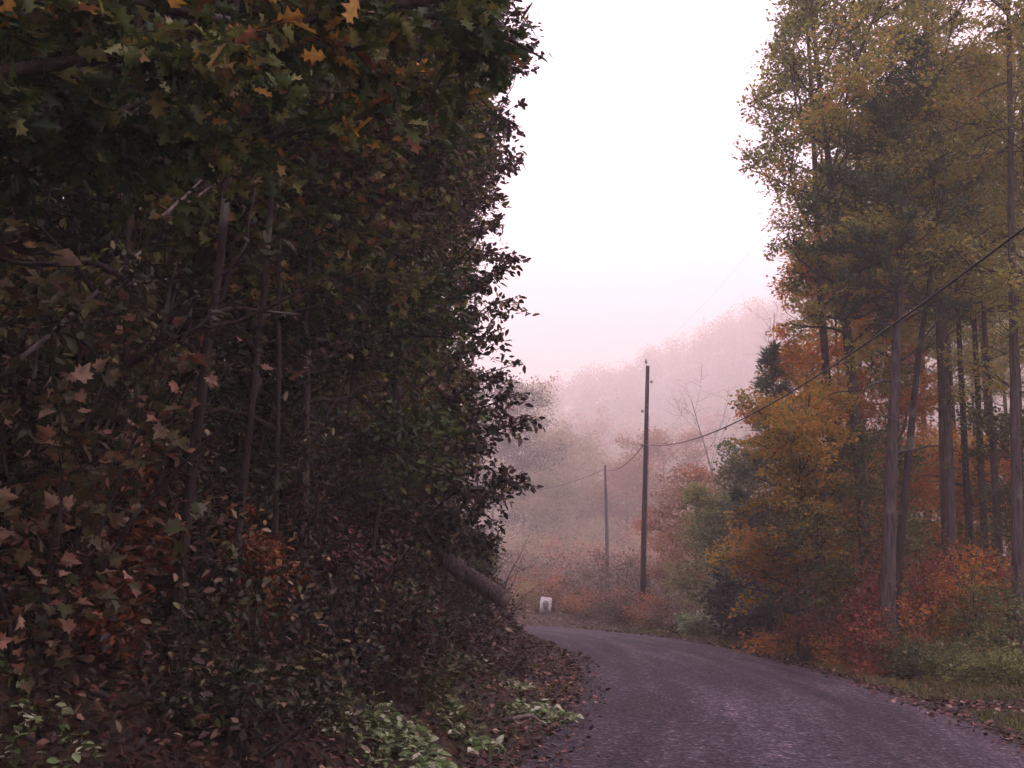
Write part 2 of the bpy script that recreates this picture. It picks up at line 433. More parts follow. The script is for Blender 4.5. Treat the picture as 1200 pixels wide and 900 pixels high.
def lateral(x, y):
    """signed offset from the road's centre line: + to the left"""
    x = np.atleast_1d(np.asarray(x, float)).ravel(); y = np.atleast_1d(np.asarray(y, float)).ravel()
    res = np.empty(len(x))
    for i in range(0, len(x), 20000):
        dx = x[i:i + 20000, None] - CL[None, :, 0]; dy = y[i:i + 20000, None] - CL[None, :, 1]
        k = np.argmin(dx * dx + dy * dy, axis=1)
        r_ = np.arange(len(k))
        ddx, ddy = dx[r_, k], dy[r_, k]
        along = ddx * CT[k, 0] + ddy * CT[k, 1]
        cr_ = CT[k, 0] * ddy - CT[k, 1] * ddx
        far = np.abs(along) > 3
        res[i:i + 20000] = np.where(far, np.sign(cr_) * np.hypot(ddx, ddy), cr_)
    return res
_g = np.random.default_rng(5)
_W = [(_g.uniform(.02, .08), _g.uniform(0, 6.28), _g.uniform(0, 6.28)) for _ in range(6)] 
def wob(x, y):
    z = 0
    for i, (k, a, p) in enumerate(_W):
        k2 = k * (1 + i * 2.2)
        z = z + np.sin((x * math.cos(a) + y * math.sin(a)) * k2 * 6 + p) / (1 + i * 1.4)
    return z
def sst(t):
    t = np.clip(t, 0, 1); return t * t * (3 - 2 * t)
def H(x, y):
    x = np.asarray(x, float); y = np.asarray(y, float); shp = np.broadcast(x, y).shape
    x = np.broadcast_to(x, shp).ravel(); y = np.broadcast_to(y, shp).ravel()
    s = lateral(x, y)
    L = s - HALF; Rr = -s - HALF
    wb = wob(x, y)
    # left: narrow verge then a steep cut bank, easing into a wooded slope
    zl = .06 * np.clip(L, 0, 1) + .85 * np.clip(L - .9 - .25 * wb, 0, 2.4) + .55 * np.clip(L - 3.3, 0, 8) + .33 * np.clip(L - 11.3, 0, 16)
    zl = zl + .16 * wb * sst((L - .6) / 2)
    # right: shallow ditch then almost level woods
    zr = -.07 * np.exp(-((Rr - .7) / .4) ** 2) + .10 * np.clip(Rr - .9, 0, 30) + .10 * wb * sst((Rr - 1) / 3)
    z = np.where(s > 0, zl, zr)
    z = np.where(np.abs(s) < HALF + .15, -.05, z)
    # the hill that closes the valley
    d = np.hypot(x * .8, y)
    fac = .72 + .5 / (1 + np.exp(-(x - 5) / 22))
    hill = 98 * fac * sst((d - 210) / 520) * sst((y + 40) / 110)
    hill = hill + 52 * sst((x - 40) / 170) * sst((y - 170) / 330) * sst((y + 40) / 110)
    hill = hill + 1.2 * wb * sst((d - 210) / 120)
    return (z + hill * sst((np.abs(s) - 3) / 14)).reshape(shp)
def h1(x, y): return float(H(np.array([x]), np.array([y]))[0])
def hit(px, py, tmax=120):
    d = ray(px, py); t = np.linspace(2, tmax, 1500)
    P = CAMP + d * t[:, None]
    below = P[:, 2] < H(P[:, 0], P[:, 1])
    i = int(np.argmax(below)) if below.any() else len(t) - 1
    return P[i]
def foot(px, Y, py=700, gap=.45):
    """ground point at depth Y under image column px"""
    x = at(px, py, Y)[0]
    for _ in range(3):
        z = h1(x, Y)
        # column at that height
        lo, hi = x - 3, x + 3
        for _k in range(30):
            mid = (lo + hi) / 2
            if project(np.array([mid, Y, z]))[0] < px: lo = mid
            else: hi = mid
        x = (lo + hi) / 2
    for _ in range(60):
        if abs(lateral(x, Y)[0]) > HALF + gap: break
        x += -.1 if lateral(x, Y)[0] > 0 else .1
    return np.array([x, Y, h1(x, Y)])

def axis(lo, hi, near, fine, grow):
    a = [0.0]; st = fine
    while a[-1] < hi:
        a.append(a[-1] + st)
        if a[-1] > near: st *= grow
    b = [0.0]; st = fine
    while b[-1] > lo:
        b.append(b[-1] - st)
        if b[-1] < -near: st *= grow
    return np.array(sorted(set(b + a)))
gx = axis(-560, 600, 11, .22, 1.06)
gy = axis(-60, 860, 34, .28, 1.035)
X, Y_ = np.meshgrid(gx, gy)
Z = H(X, Y_)
rg = np.random.default_rng(1)
Z = Z + np.where(np.abs(lateral(X, Y_)).reshape(Z.shape) > HALF + .5, rg.normal(0, .015, Z.shape), 0)
nm = NM()
ny, nx = X.shape
ii = np.arange(ny - 1)[:, None] * nx + np.arange(nx - 1)[None]
nm.add(np.stack([X, Y_, Z], -1).reshape(-1, 3), np.stack([ii, ii + 1, ii + nx + 1, ii + nx], -1).reshape(-1, 4))
tag(nm.build('ground', M['ground'], smooth=True), kind='structure')

# road sheet with ragged edges
nm = NM()
RC, RS = resample(PTS, .3)
RT = norm(np.gradient(RC, axis=0)); RN = np.column_stack([-RT[:, 1], RT[:, 0]])
NU = 17
u = np.linspace(-1, 1, NU)
wid = np.full((len(RC), NU), HALF + .12)
rj = np.random.default_rng(3)
jag = np.convolve(rj.normal(0, 1, len(RC) + 6), np.ones(7) / 7, 'same')[3:-3] * .22
jag2 = np.convolve(rj.normal(0, 1, len(RC) + 6), np.ones(7) / 7, 'same')[3:-3] * .22
off = u[None] * wid
off[:, 0] += jag; off[:, -1] += jag2
P = RC[:, None] + off[..., None] * RN[:, None]
zz = .05 * (1 - u ** 2) - .015 + .006 * np.sin(RS * .7)[:, None]
zz = np.broadcast_to(zz, off.shape).copy(); zz[:, 0] = -.06; zz[:, -1] = -.06
V = np.concatenate([P, zz[..., None]], -1)
n_ = len(RC)
ii = np.arange(n_ - 1)[:, None] * NU + np.arange(NU - 1)[None]
uu = np.broadcast_to(1 - (u * .5 + .5)[None], (n_, NU)).ravel()   # 0 left .. 1 right
vv = np.broadcast_to((RS / 100)[:, None], (n_, NU)).ravel()
nm.add(V.reshape(-1, 3), np.stack([ii, ii + NU, ii + NU + 1, ii + 1], -1).reshape(-1, 4), rnd=1 - uu if False else uu, clump=vv)
tag(nm.build('road', M['road'], smooth=True), kind='structure')

# ------------------------------------------------------------------ outlines the woods keep clear of (the road's corridor)
LEFT_EDGE = np.array([(-400, 640), (0, 612), (30, 640), (70, 640), (100, 598), (150, 596), (185, 616), (215, 588), (260, 590), (330, 584), (400, 572), (430, 592), (490, 628), (530, 602), (560, 604), (600, 574), (640, 592), (690, 590), (740, 606), (900, 690)], float)
RIGHT_EDGE = np.array([(-400, 900), (0, 908), (60, 888), (120, 870), (200, 864), (235, 895), (280, 902), (320, 900), (370, 925), (385, 905), (400, 882), (470, 852), (560, 848), (620, 812), (720, 795), (900, 1100)], float)
def clear(P, side, rng, soft=22):
    """True where a leaf cluster keeps out of the open corridor over the road"""
    P = np.atleast_2d(P)
    px, py = project(P)
    if side in ('L', 'L2'):
        if side == 'L':
            px = px + np.interp(py, [-50, 60, 150, 330, 400, 450, 560, 620, 680], [6, 6, 6, 6, 14, 34, 30, 12, 0])
        j = 14 * np.sin(P[:, 2] * 5.1 + P[:, 1] * 1.7) + 10 * np.sin(P[:, 2] * 11.3 + P[:, 1] * 3.1 + 1) if soft > 4 else 0
        log_view = (px > 512) & (px < 612) & (py > 645) & (py < 716) & (P[:, 1] < 19.6)
        return (px < np.interp(py, LEFT_EDGE[:, 0], LEFT_EDGE[:, 1]) - 6 + j - rng.exponential(soft, len(P))) & ~log_view
    if side == 'R':
        return px > np.interp(py, RIGHT_EDGE[:, 0], RIGHT_EDGE[:, 1]) - 10 + np.abs(rng.normal(0, soft, len(P)))
    return np.ones(len(P), bool)

# ------------------------------------------------------------------ plant growing
def curve_branch(p0, d0, L, rng, n=6, wob_=.18, grav=0.0):
    pts = [np.array(p0, float)]; d = norm(np.array(d0, float))
    for i in range(n):
        d = norm(d + rng.normal(0, wob_, 3) + np.array([0, 0, grav]))
        pts.append(pts[-1] + d * L / n)
    return np.array(pts)

def grow_tree(rng, Ht, r0, cb, cr_, lean=(0, 0), nl=16, top=1.0, form='round', world=(0, 0, 0), side=None, sub=5, twigs=3,
              trunk_wob=.05, elev=(.15, .9), stubs=0, soft=22):
    """returns trunk NM, limbs NM, tips array (pos, dir). Local coordinates, base at the origin."""
    tr, lb = NM(), NM(); W = np.array(world, float)
    n = 12
    t = np.linspace(0, 1, n)
    bend = np.cumsum(rng.normal(0, trunk_wob, (n, 2)), 0) * np.linspace(0, 1, n)[:, None]
    tp = np.column_stack([lean[0] * t ** 1.3 + bend[:, 0], lean[1] * t ** 1.3 + bend[:, 1], Ht * t])
    rad = r0 * (1 - .82 * t) ; rad[0] *= 1.35
    tpp = np.vstack([tp[0] - [0, 0, .5], tp]); radd = np.concatenate([[rad[0] * 1.15], rad])
    tube(tr, tpp, radd, 9, rough=.12, rng=rng)
    tips, dirs = [], []
    def tp_at(z): return np.array([np.interp(z, tp[:, 2], tp[:, 0]), np.interp(z, tp[:, 2], tp[:, 1]), z])
    az0 = rng.uniform(0, 6.28)
    for i in range(stubs):
        z = rng.uniform(cb * .35, cb); a = rng.uniform(0, 6.28)
        pts = curve_branch(tp_at(z), (math.cos(a), math.sin(a), rng.uniform(0, .7)), rng.uniform(.5, 1.6), rng, 5, .3)
        tube(lb, pts, np.linspace(.03, .008, len(pts)), 4)
    for i in range(nl):
        f = (i + rng.random() * .8) / nl
        z = cb + (Ht * top - cb) * f
        a = az0 + i * 2.4 + rng.normal(0, .3)
        if form == 'round': prof = math.sqrt(max(.08, 1 - (2 * f - .85) ** 2 / 1.6))
        elif form == 'cone': prof = max(.08, 1 - f) ** .8
        else: prof = max(.15, 1 - f * .7)
        L = cr_ * prof * rng.uniform(.75, 1.2)
        el = elev[0] + (elev[1] - elev[0]) * f + rng.normal(0, .12)
        d = np.array([math.cos(a) * math.cos(el), math.sin(a) * math.cos(el), math.sin(el)])
        base = tp_at(min(z, Ht * .99))
        pts = curve_branch(base, d, L, rng, 7, .14, .03)
        if side and not clear(W + pts[-1], side, rng, max(3, soft * .35))[0]:
            for q in (.75, .5, .3, .15):
                pts2 = base + (pts - base) * q
                if clear(W + pts2[-1], side, rng, max(3, soft * .35))[0]: break
            pts = pts2; L = L * q
        rl = np.interp(z, tp[:, 2], rad) * .45
        tube(lb, pts, np.linspace(max(.012, min(rl, .02 + L * .018)), .008, len(pts)), 5)
        ns = max(2, int(sub * (.5 + L / cr_)))
        for j in range(ns):
            g = rng.uniform(.25, 1.0)
            q0 = np.array([np.interp(g * 7, np.arange(8), pts[:, c]) for c in range(3)])
            dd = norm(norm(pts[-1] - pts[0]) + rng.normal(0, .75, 3) * [1, 1, .55])
            l2 = L * rng.uniform(.22, .45) + .25
            p2 = curve_branch(q0, dd, l2, rng, 4, .22)
            if side and not clear(W + p2[-1], side, rng, max(3, soft * .45))[0]: continue
            tube(lb, p2, np.linspace(.012 + .004 * l2, .004, len(p2)), 4, cap=False)
            for k in range(twigs):
                g2 = rng.uniform(.3, 1); q1 = p2[0] + (p2[-1] - p2[0]) * g2
                d3 = norm(dd + rng.normal(0, .8, 3) * [1, 1, .6]); l3 = l2 * rng.uniform(.25, .6)
                q2 = q1 + d3 * l3
                if side and not clear(W + q2, side, rng, max(3, soft * .45))[0]: continue
                tube(lb, [q1, q1 + d3 * l3 * .5 + rng.normal(0, .02, 3), q2], [.005, .004, .002], 3, cap=False)
                tips.append(q2); dirs.append(d3); tips.append((q1 + q2) / 2); dirs.append(d3)
            tips.append(p2[-1]); dirs.append(dd)
    return tr, lb, np.array(tips), np.array(dirs)

DL, DR = 2.0, 1.8        # leaves per twig, left and right woods
def sign_view(P):
    px, py = project(P)
    return (px > 627) & (px < 652) & (py > 692) & (py < 722) & (P[:, 1] < 57.3)
def boughs(name, base, trunk, lines, bark, leaf, label, seed, side, dens, per, size, T, r0=.03, rt=.08, twig=(.18, .6), extra=None, tilt=.9, skip_root=()):
    """tree whose limbs follow given sight lines (px, py, depth); twigs and leaves grow along them"""
    rng = np.random.default_rng(seed)
    ob = np.array([base[0], base[1], h1(base[0], base[1])])
    root = thing(name, ob, label, 'tree')
    tk = NM(); tr = np.array(trunk, float)
    tube(tk, tr, np.linspace(rt, rt * .3, len(tr)), 10, rough=.12, rng=rng)
    tk.build('trunk', bark, root, True)
    limbs = NM(); tips, dirs = [], []
    for li, lim in enumerate(lines):
        pts = np.array([at(*p) for p in lim])
        if li not in skip_root:
            zz = np.clip(pts[0][2] - .5 - ob[2], .5, tr[-1, 2] - .3)
            o_ = ob + [np.interp(zz, tr[:, 2], tr[:, 0]), np.interp(zz, tr[:, 2], tr[:, 1]), zz]
            pts = np.vstack([o_, pts])
        rr = np.linspace(r0, .006, len(pts))
        tube(limbs, pts - ob, rr, 6, rough=.15, rng=rng)
        seg = np.concatenate([[0], np.cumsum(np.linalg.norm(np.diff(pts, axis=0), axis=1))])
        for j in range(int(seg[-1] * dens)):
            s_ = rng.uniform(.22, 1) * seg[-1]
            q = np.array([np.interp(s_, seg, pts[:, c]) for c in range(3)])
            k = min(np.searchsorted(seg, s_), len(pts) - 1)
            dd = norm(norm(pts[k] - pts[k - 1]) * .7 + rng.normal(0, .7, 3) * [1, 1, .5] - [0, 0, .15])
            p2 = curve_branch(q, dd, rng.uniform(*twig), rng, 4, .2, -.06)
            if not clear(p2[-1], side, rng, 2)[0]: continue
            tube(limbs, p2 - ob, np.linspace(.006, .002, len(p2)), 4, cap=False)
            for f in (.35, .6, .85, 1.0):
                tips.append(p2[0] + (p2[-1] - p2[0]) * f); dirs.append(dd + rng.normal(0, .6, 3) - [0, 0, .3])
    limbs.build('limbs', bark, root, True)
    lf = leaf_cloud(np.array(tips) - ob, np.array(dirs), rng, per, .04 if size > .11 else .07, size, T, ob, side, tilt=tilt, soft=2)
    if extra: extra(lf, ob, rng)
    lf.build('crown', leaf, root)
    return root

def leaf_cloud(tips, dirs, rng, per, spread, size, T, world, side, tilt=.7, width=1.0, soft=22, flat=.5, thin=None):
    nmf = NM()
    n = len(tips); per = int(round(per * (DL if side in ('L', 'L2') else DR if side == 'R' else 1.3)))
    cl = np.clip(.5 + .28 * rng.normal(0, 1, n), 0, 1)
    idx = np.repeat(np.arange(n), per)
    P = tips[idx] + rng.normal(0, 1, (len(idx), 3)) * [spread, spread, spread * flat]
    # clumps drift in colour across the crown
    big = .5 + .5 * np.sin(tips @ rng.normal(0, .9, 3) + rng.uniform(0, 6))
    cl = np.clip(cl * .6 + big * .4, 0, 1)
    keep = np.ones(len(P), bool)
    if side:
        keep &= clear(P + np.array(world), side, rng, 5)
        keep &= clear(tips + np.array(world), side, rng, soft)[idx]
    keep &= ~sign_view(P + np.array(world))
    keep &= (P[:, 2] + world[2]) > H(P[:, 0] + world[0], P[:, 1] + world[1]) + .03
    idx, P = idx[keep], P[keep]
    add_leaves(nmf, P, size, rng, T, dirs=dirs[idx], clump=cl[idx], tilt=tilt, width=width)
    return nmf

def tree(name, px, Y, Ht, r0, cb, cr_, bark, leaf, label, cat='tree', group=None, seed=0, per=10, spread=.28, size=.1, T=T_KITE,
         side=None, lean_px=None, off=(0, 0), nl=16, sub=5, twigs=3, form='round', elev=(.15, .9), tilt=.7, stubs=0, soft=22, width=1.0, trunk_wob=.05, top=1.0, pos=None):
    rng = np.random.default_rng(seed * 7919 + 13)
    b = np.array(pos, float) if pos is not None else foot(px, Y)
    if len(b) == 2: b = np.array([b[0], b[1], h1(b[0], b[1])])
    lean = off
    if lean_px:      # (px, py) the trunk passes through in the photograph
        q = at(lean_px[0], lean_px[1], Y)
        t = (q[2] - b[2]) / Ht
        lean = ((q[0] - b[0]) / max(t, .05) ** 1.3, off[1])
    root = thing(name, b, label, cat, group)
    tr, lb, tips, dirs = grow_tree(rng, Ht, r0, cb, cr_, lean, nl, top, form, b, side, sub, twigs, trunk_wob, elev, stubs, soft)
    tr.build('trunk', bark, root, True)
    lb.build('limbs', bark, root, True)
    if leaf is not None:
        leaf_cloud(tips, dirs, rng, per, spread, size, T, b, side, tilt, width, soft).build('crown', leaf, root)
    return root

def pine(name, px, Y, Ht, r0, cb, cr_, leaf, label, group=None, seed=0, side=None, lean_px=None, tuft=.16, per=16, whorl=.45, stubs=0, soft=12, bark=None, droop=-.02, cut=1.0, pos=None):
    rng = np.random.default_rng(seed * 101 + 7)
    b = np.array(pos, float) if pos is not None else foot(px, Y)
    if len(b) == 2: b = np.array([b[0], b[1], h1(b[0], b[1])])
    lean = (0, 0)
    if lean_px:
        q = at(lean_px[0], lean_px[1], Y); t = (q[2] - b[2]) / Ht
        lean = ((q[0] - b[0]) / max(t, .05) ** 1.3, 0)
    root = thing(name, b, label, 'pine tree', group)
    tr, lb = NM(), NM(); n = 12; t = np.linspace(0, 1, n)
    bend = np.cumsum(rng.normal(0, .035, (n, 2)), 0) * t[:, None]
    tp = np.column_stack([lean[0] * t ** 1.3 + bend[:, 0], lean[1] * t ** 1.3 + bend[:, 1], Ht * t])
    rad = r0 * (1 - .9 * t); rad[0] *= 1.3
    tube(tr, np.vstack([tp[0] - [0, 0, .5], tp]), np.concatenate([[rad[0]], rad]), 9, rough=.1, rng=rng)
    tips, dirs = [], []
    def tp_at(z): return np.array([np.interp(z, tp[:, 2], tp[:, 0]), np.interp(z, tp[:, 2], tp[:, 1]), z])
    for i in range(stubs):
        z = rng.uniform(cb * .45, cb * 1.05); a = rng.choice([0, 3.14]) + rng.normal(0, .6)
        pts = curve_branch(tp_at(z), (math.cos(a), math.sin(a), rng.uniform(-.1, .8)), rng.uniform(.7, 2.0), rng, 6, .28)
        tube(lb, pts, np.linspace(.04, .008, len(pts)), 4)
    z = cb
    while z < Ht * .985:
        f = (z - cb) / (Ht - cb)
        L0 = cr_ * (1 - f) ** .85 * (1 if f > .12 else .6 + 3.3 * f) + .12
        for k in range(int(rng.integers(4, 7))):
            a = rng.uniform(0, 6.28); L = L0 * rng.uniform(.55, 1.15)
            el = .1 + .75 * f + rng.normal(0, .1)
            d = np.array([math.cos(a) * math.cos(el), math.sin(a) * math.cos(el), math.sin(el)])
            pts = curve_branch(tp_at(z + rng.uniform(-.1, .1)), d, L, rng, 5, .07, .03 + droop)
            if side and not clear(b + pts[-1], side, rng, 4)[0]:
                pts = pts[0] + (pts - pts[0]) * .6
            tube(lb, pts, np.linspace(.012 + .008 * L, .004, len(pts)), 4, cap=False)
            m = max(3, int(L * 5))
            for j in range(m):
                g = rng.uniform(.25, 1); q = np.array([np.interp(g * 5, np.arange(6), pts[:, c]) for c in range(3)])
                dd = norm(norm(pts[-1] - pts[0]) + rng.normal(0, .5, 3) * [1, 1, .3] + [0, 0, .15])
                l2 = (.18 + .22 * L * (1 - g * .6)) * rng.uniform(.6, 1.3)
                nseg = max(2, int(l2 / .11))
                for s_ in range(nseg):
                    tips.append(q + dd * l2 * (s_ + .5) / nseg); dirs.append(dd)
        z += whorl * rng.uniform(.8, 1.2) * (1 - .3 * f)
    tips = np.array(tips); dirs = np.array(dirs)
    tr.build('trunk', bark or M['bark_pine'], root, True)
    lb.build('limbs', bark or M['bark_pine'], root, True)
    nmf = NM(); idx = np.repeat(np.arange(len(tips)), per)
    P = tips[idx] + rng.normal(0, .03, (len(idx), 3))
    D = dirs[idx] * .9 + rng.normal(0, .55, (len(idx), 3)) + [0, 0, .25]
    keep = clear(P + b, side, rng, soft) if side else np.ones(len(P), bool)
    cl = np.clip(.4 + .25 * rng.normal(0, 1, len(tips)), 0, 1)
    add_leaves(nmf, P[keep], tuft, rng, T_NEEDLE, dirs=D[keep], clump=cl[idx][keep], tilt=.8)
    nmf.build('crown', leaf, root)
    return root

def shrub(name, pos, Ht, rx, leaf, label, cat='shrub', group=None, seed=0, stems=9, per=10, size=.08, T=T_KITE, spread=.13, side=None,
          bark=None, soft=14, upright=.6, tilt=.7, width=1.0, sub=6):
    rng = np.random.default_rng(seed * 31 + 3)
    b = np.array([pos[0], pos[1], h1(pos[0], pos[1])])
    root = thing(name, b, label, cat, group)
    lb = NM(); tips, dirs = [], []
    for i in range(stems):
        a = i * 2.4 + rng.normal(0, .4); el = rng.uniform(upright, 1.45)
        L = math.hypot(Ht * math.sin(el), rx * math.cos(el)) * rng.uniform(.75, 1.1)
        d = norm(np.array([math.cos(a) * math.cos(el) * rx / Ht * 1.2, math.sin(a) * math.cos(el) * rx / Ht * 1.2, math.sin(el)]))
        p0 = np.array([rng.normal(0, .12 * rx), rng.normal(0, .12 * rx), -.1])
        pts = curve_branch(p0, d, L, rng, 6, .12, -.03)
        tube(lb, pts, np.linspace(.008 + .007 * L, .004, len(pts)), 5)
        for j in range(sub):
            g = rng.uniform(.15, 1); q = np.array([np.interp(g * 6, np.arange(7), pts[:, c]) for c in range(3)])
            dd = norm(norm(pts[-1] - pts[0]) * .5 + rng.normal(0, .8, 3) * [1, 1, .5]); l2 = L * rng.uniform(.12, .32)
            p2 = curve_branch(q, dd, l2, rng, 3, .2)
            tube(lb, p2, np.linspace(.006, .002, len(p2)), 3, cap=False)
            for s_ in (.4, .7, 1): tips.append(q + (p2[-1] - q) * s_); dirs.append(dd)
        tips.append(pts[-1]); dirs.append(d)
    tips = np.array(tips); dirs = np.array(dirs)
    tips[:, 2] = np.maximum(tips[:, 2], .06)
    lb.build('stems', bark or M['bark_dark'], root, True)
    leaf_cloud(tips, dirs, rng, per, spread, size, T, b, side, tilt, width, soft, flat=.7).build('foliage', leaf, root)
    return root

# ================================================================== RIGHT SIDE
# front trunks along the right verge
pine('pine_tree', 1040, 25, 15, .185, 8.2, 2.9, M['leaf_pine'], 'straight grey pine trunk with snapped side stubs standing in red brush at the road verge',
     seed=3, side='R', lean_px=(1056, 260), stubs=9, per=12, tuft=.17, bark=M['bark_grey'])
tree('leaning_tree', 1047, 25.4, 13, .12, 9, 1.8, M['bark_dark'], M['leaf_golden'], 'thin dark trunk leaning right from the foot of the straight grey pine',
     seed=4, side='R', lean_px=(1092, 340), nl=9, per=9, trunk_wob=.03)
tree('tall_tree', 1197, 24.5, 19, .14, 11.5, 3.4, M['bark_grey'], M['leaf_golden'], 'tall smooth mauve grey trunk without low limbs by the right edge of the photo',
     seed=5, side='R', lean_px=(1185, 60), nl=14, per=10, trunk_wob=.02)
tree('stout_tree', 1118, 29, 19, .225, 8.8, 4.6, M['bark_grey'], M['leaf_golden'], 'stout dark grey trunk with curving limbs, second big trunk right of the stubbed pine',
     seed=6, side='R', lean_px=(1100, 330), nl=20, per=11, stubs=5, trunk_wob=.03)
tree('broadleaf_tree', 1022, 29, 19, .2, 7.6, 4.9, M['bark_grey'], M['leaf_golden'], 'golden olive crown whose lacy fringe reaches over the road',
     seed=7, side='R', off=(-1.2, 0), nl=38, sub=6, per=12, size=.13, spread=.17, soft=42)
tree('broadleaf_tree', 985, 31, 22, .17, 9.5, 4.2, M['bark_grey'], M['leaf_yellowgreen'], 'tallest olive green crown at the top of the right hand woods',
     seed=8, side='R', off=(-.6, 0), nl=30, sub=6, per=12, size=.13, spread=.17, soft=38)
slim = [(1062, 33, 15, .10, 8, 'thin dark trunk seen just right of the grey pine, behind the leaning stem'),
        (1143, 31, 17, .12, 9, 'slim trunk right of the stout dark grey one, fork high up'),
        (1160, 34, 17, .13, 9, 'slender brown trunk second right of the stout dark grey one'),
        (1176, 30, 16, .12, 9, 'thin reddish brown trunk just left of the tall mauve one'),
        (1130, 38, 18, .14, 10, 'distant straight trunk between the stout and slim trunks'),
        (1205, 33, 17, .16, 9, 'trunk behind the tall mauve one at the right edge of the photo'),
        (1090, 41, 18, .15, 10, 'distant trunk behind the leaning stem'),
        (1020, 40, 17, .13, 10, 'faint trunk behind the orange maple'),
        (1170, 44, 19, .16, 11, 'far pale trunk in the gap between brown trunks'),
        (1235, 28, 16, .15, 6, None), (1270, 33, 17, .16, 6, None), (1290, 24, 16, .15, 6, None)]
for i, (px, Y, Ht, r0, cb, lb_) in enumerate(slim):
    tree('slim_tree', px, Y, Ht, r0, cb, 2.8, M['bark_dark'] if i % 3 else M['bark_grey'], M['leaf_golden'] if i % 2 else M['leaf_yellowgreen'],
         lb_ or {1235: 'slim tree just past the tall mauve trunk, cut by the right edge', 1270: 'slim tree wholly past the right edge behind the verge', 1290: 'slim tree past the right edge nearest to the camera'}[px], group='slim trees in the right hand woods', seed=20 + i, side='R',
         nl=15, sub=5, per=8, stubs=4, trunk_wob=.05, size=.13, spread=.18)
for i, (px, Y, Ht) in enumerate([(1000, 52, 17), (1060, 58, 18), (1120, 55, 18), (1190, 60, 19), (1240, 50, 18), (1150, 70, 20)]):
    tree('woodland_tree', px, Y, Ht, .16, 9.5, 3.4, M['bark_dark'], M['leaf_misty'] if i % 2 else M['leaf_golden'],
         'misty tree deep in the woods behind the right hand trunks', group='misty trees deep in the right hand woods', seed=50 + i, side='R', nl=18, per=9, size=.17, sub=4)

# smaller trees at the corner
pine('young_pine', 906, 31.0, 8.5, .09, 1.2, 1.9, M['leaf_bluepine'], 'bluish green young pine with feathery tips poking into the mist', seed=9, side=None, per=9, tuft=.22, whorl=.46, lean_px=(903, 400), soft=2)
tree('small_tree', 936, 29.4, 5.9, .05, 1.8, 2.1, M['bark_dark'], M['leaf_yellow'], 'small yellow orange tree below the young pine beside the road', seed=10, side='R', nl=18, per=10, size=.12, sub=6, soft=6, spread=.14)
tree('maple_tree', 985, 34, 11.4, .11, 3.6, 2.9, M['bark_dark'], M['leaf_orange'], 'orange maple between the young pine and the stubbed grey trunk', seed=11, side='R', nl=26, per=11, size=.13, sub=6, spread=.16)
tree('small_tree', 1012, 28.5, 5.0, .07, 1.0, 1.5, M['bark_dark'], M['leaf_green'], 'small green tree under the orange maple, left of the stubbed trunk', seed=12, side='R', nl=17, per=10, size=.11, sub=5)
tree('small_tree', 965, 30, 3.4, .06, .8, 1.5, M['bark_dark'], M['leaf_orange'], 'orange sapling behind the red shrubs below the orange maple', seed=13, side='R', nl=15, per=10, size=.11)
for i, (px, Y, Ht, m, lb_) in enumerate([(1075, 36, 5.2, 'leaf_orange', 'low orange tree glowing between the leaning stem and stout trunk'),
                                        (1135, 37, 5.0, 'leaf_yellow', 'low yellow tree seen between slim trunks right of the stout one'),
                                        (1185, 36, 4.8, 'leaf_orange', 'low rusty orange tree behind the tall mauve trunk'),
                                        (1225, 30, 5.5, 'leaf_green', 'low green tree cut by the right edge of the photo'),
                                        (1022, 33, 6.6, 'leaf_orange', 'low orange tree just left of the stubbed grey pine')]):
    tree('understory_tree', px, Y, Ht, .06, 1.2, 2.3, M['bark_dark'], M[m], lb_, seed=60 + i, side='R', nl=15, per=10, size=.13, group='low trees between the right hand trunks')
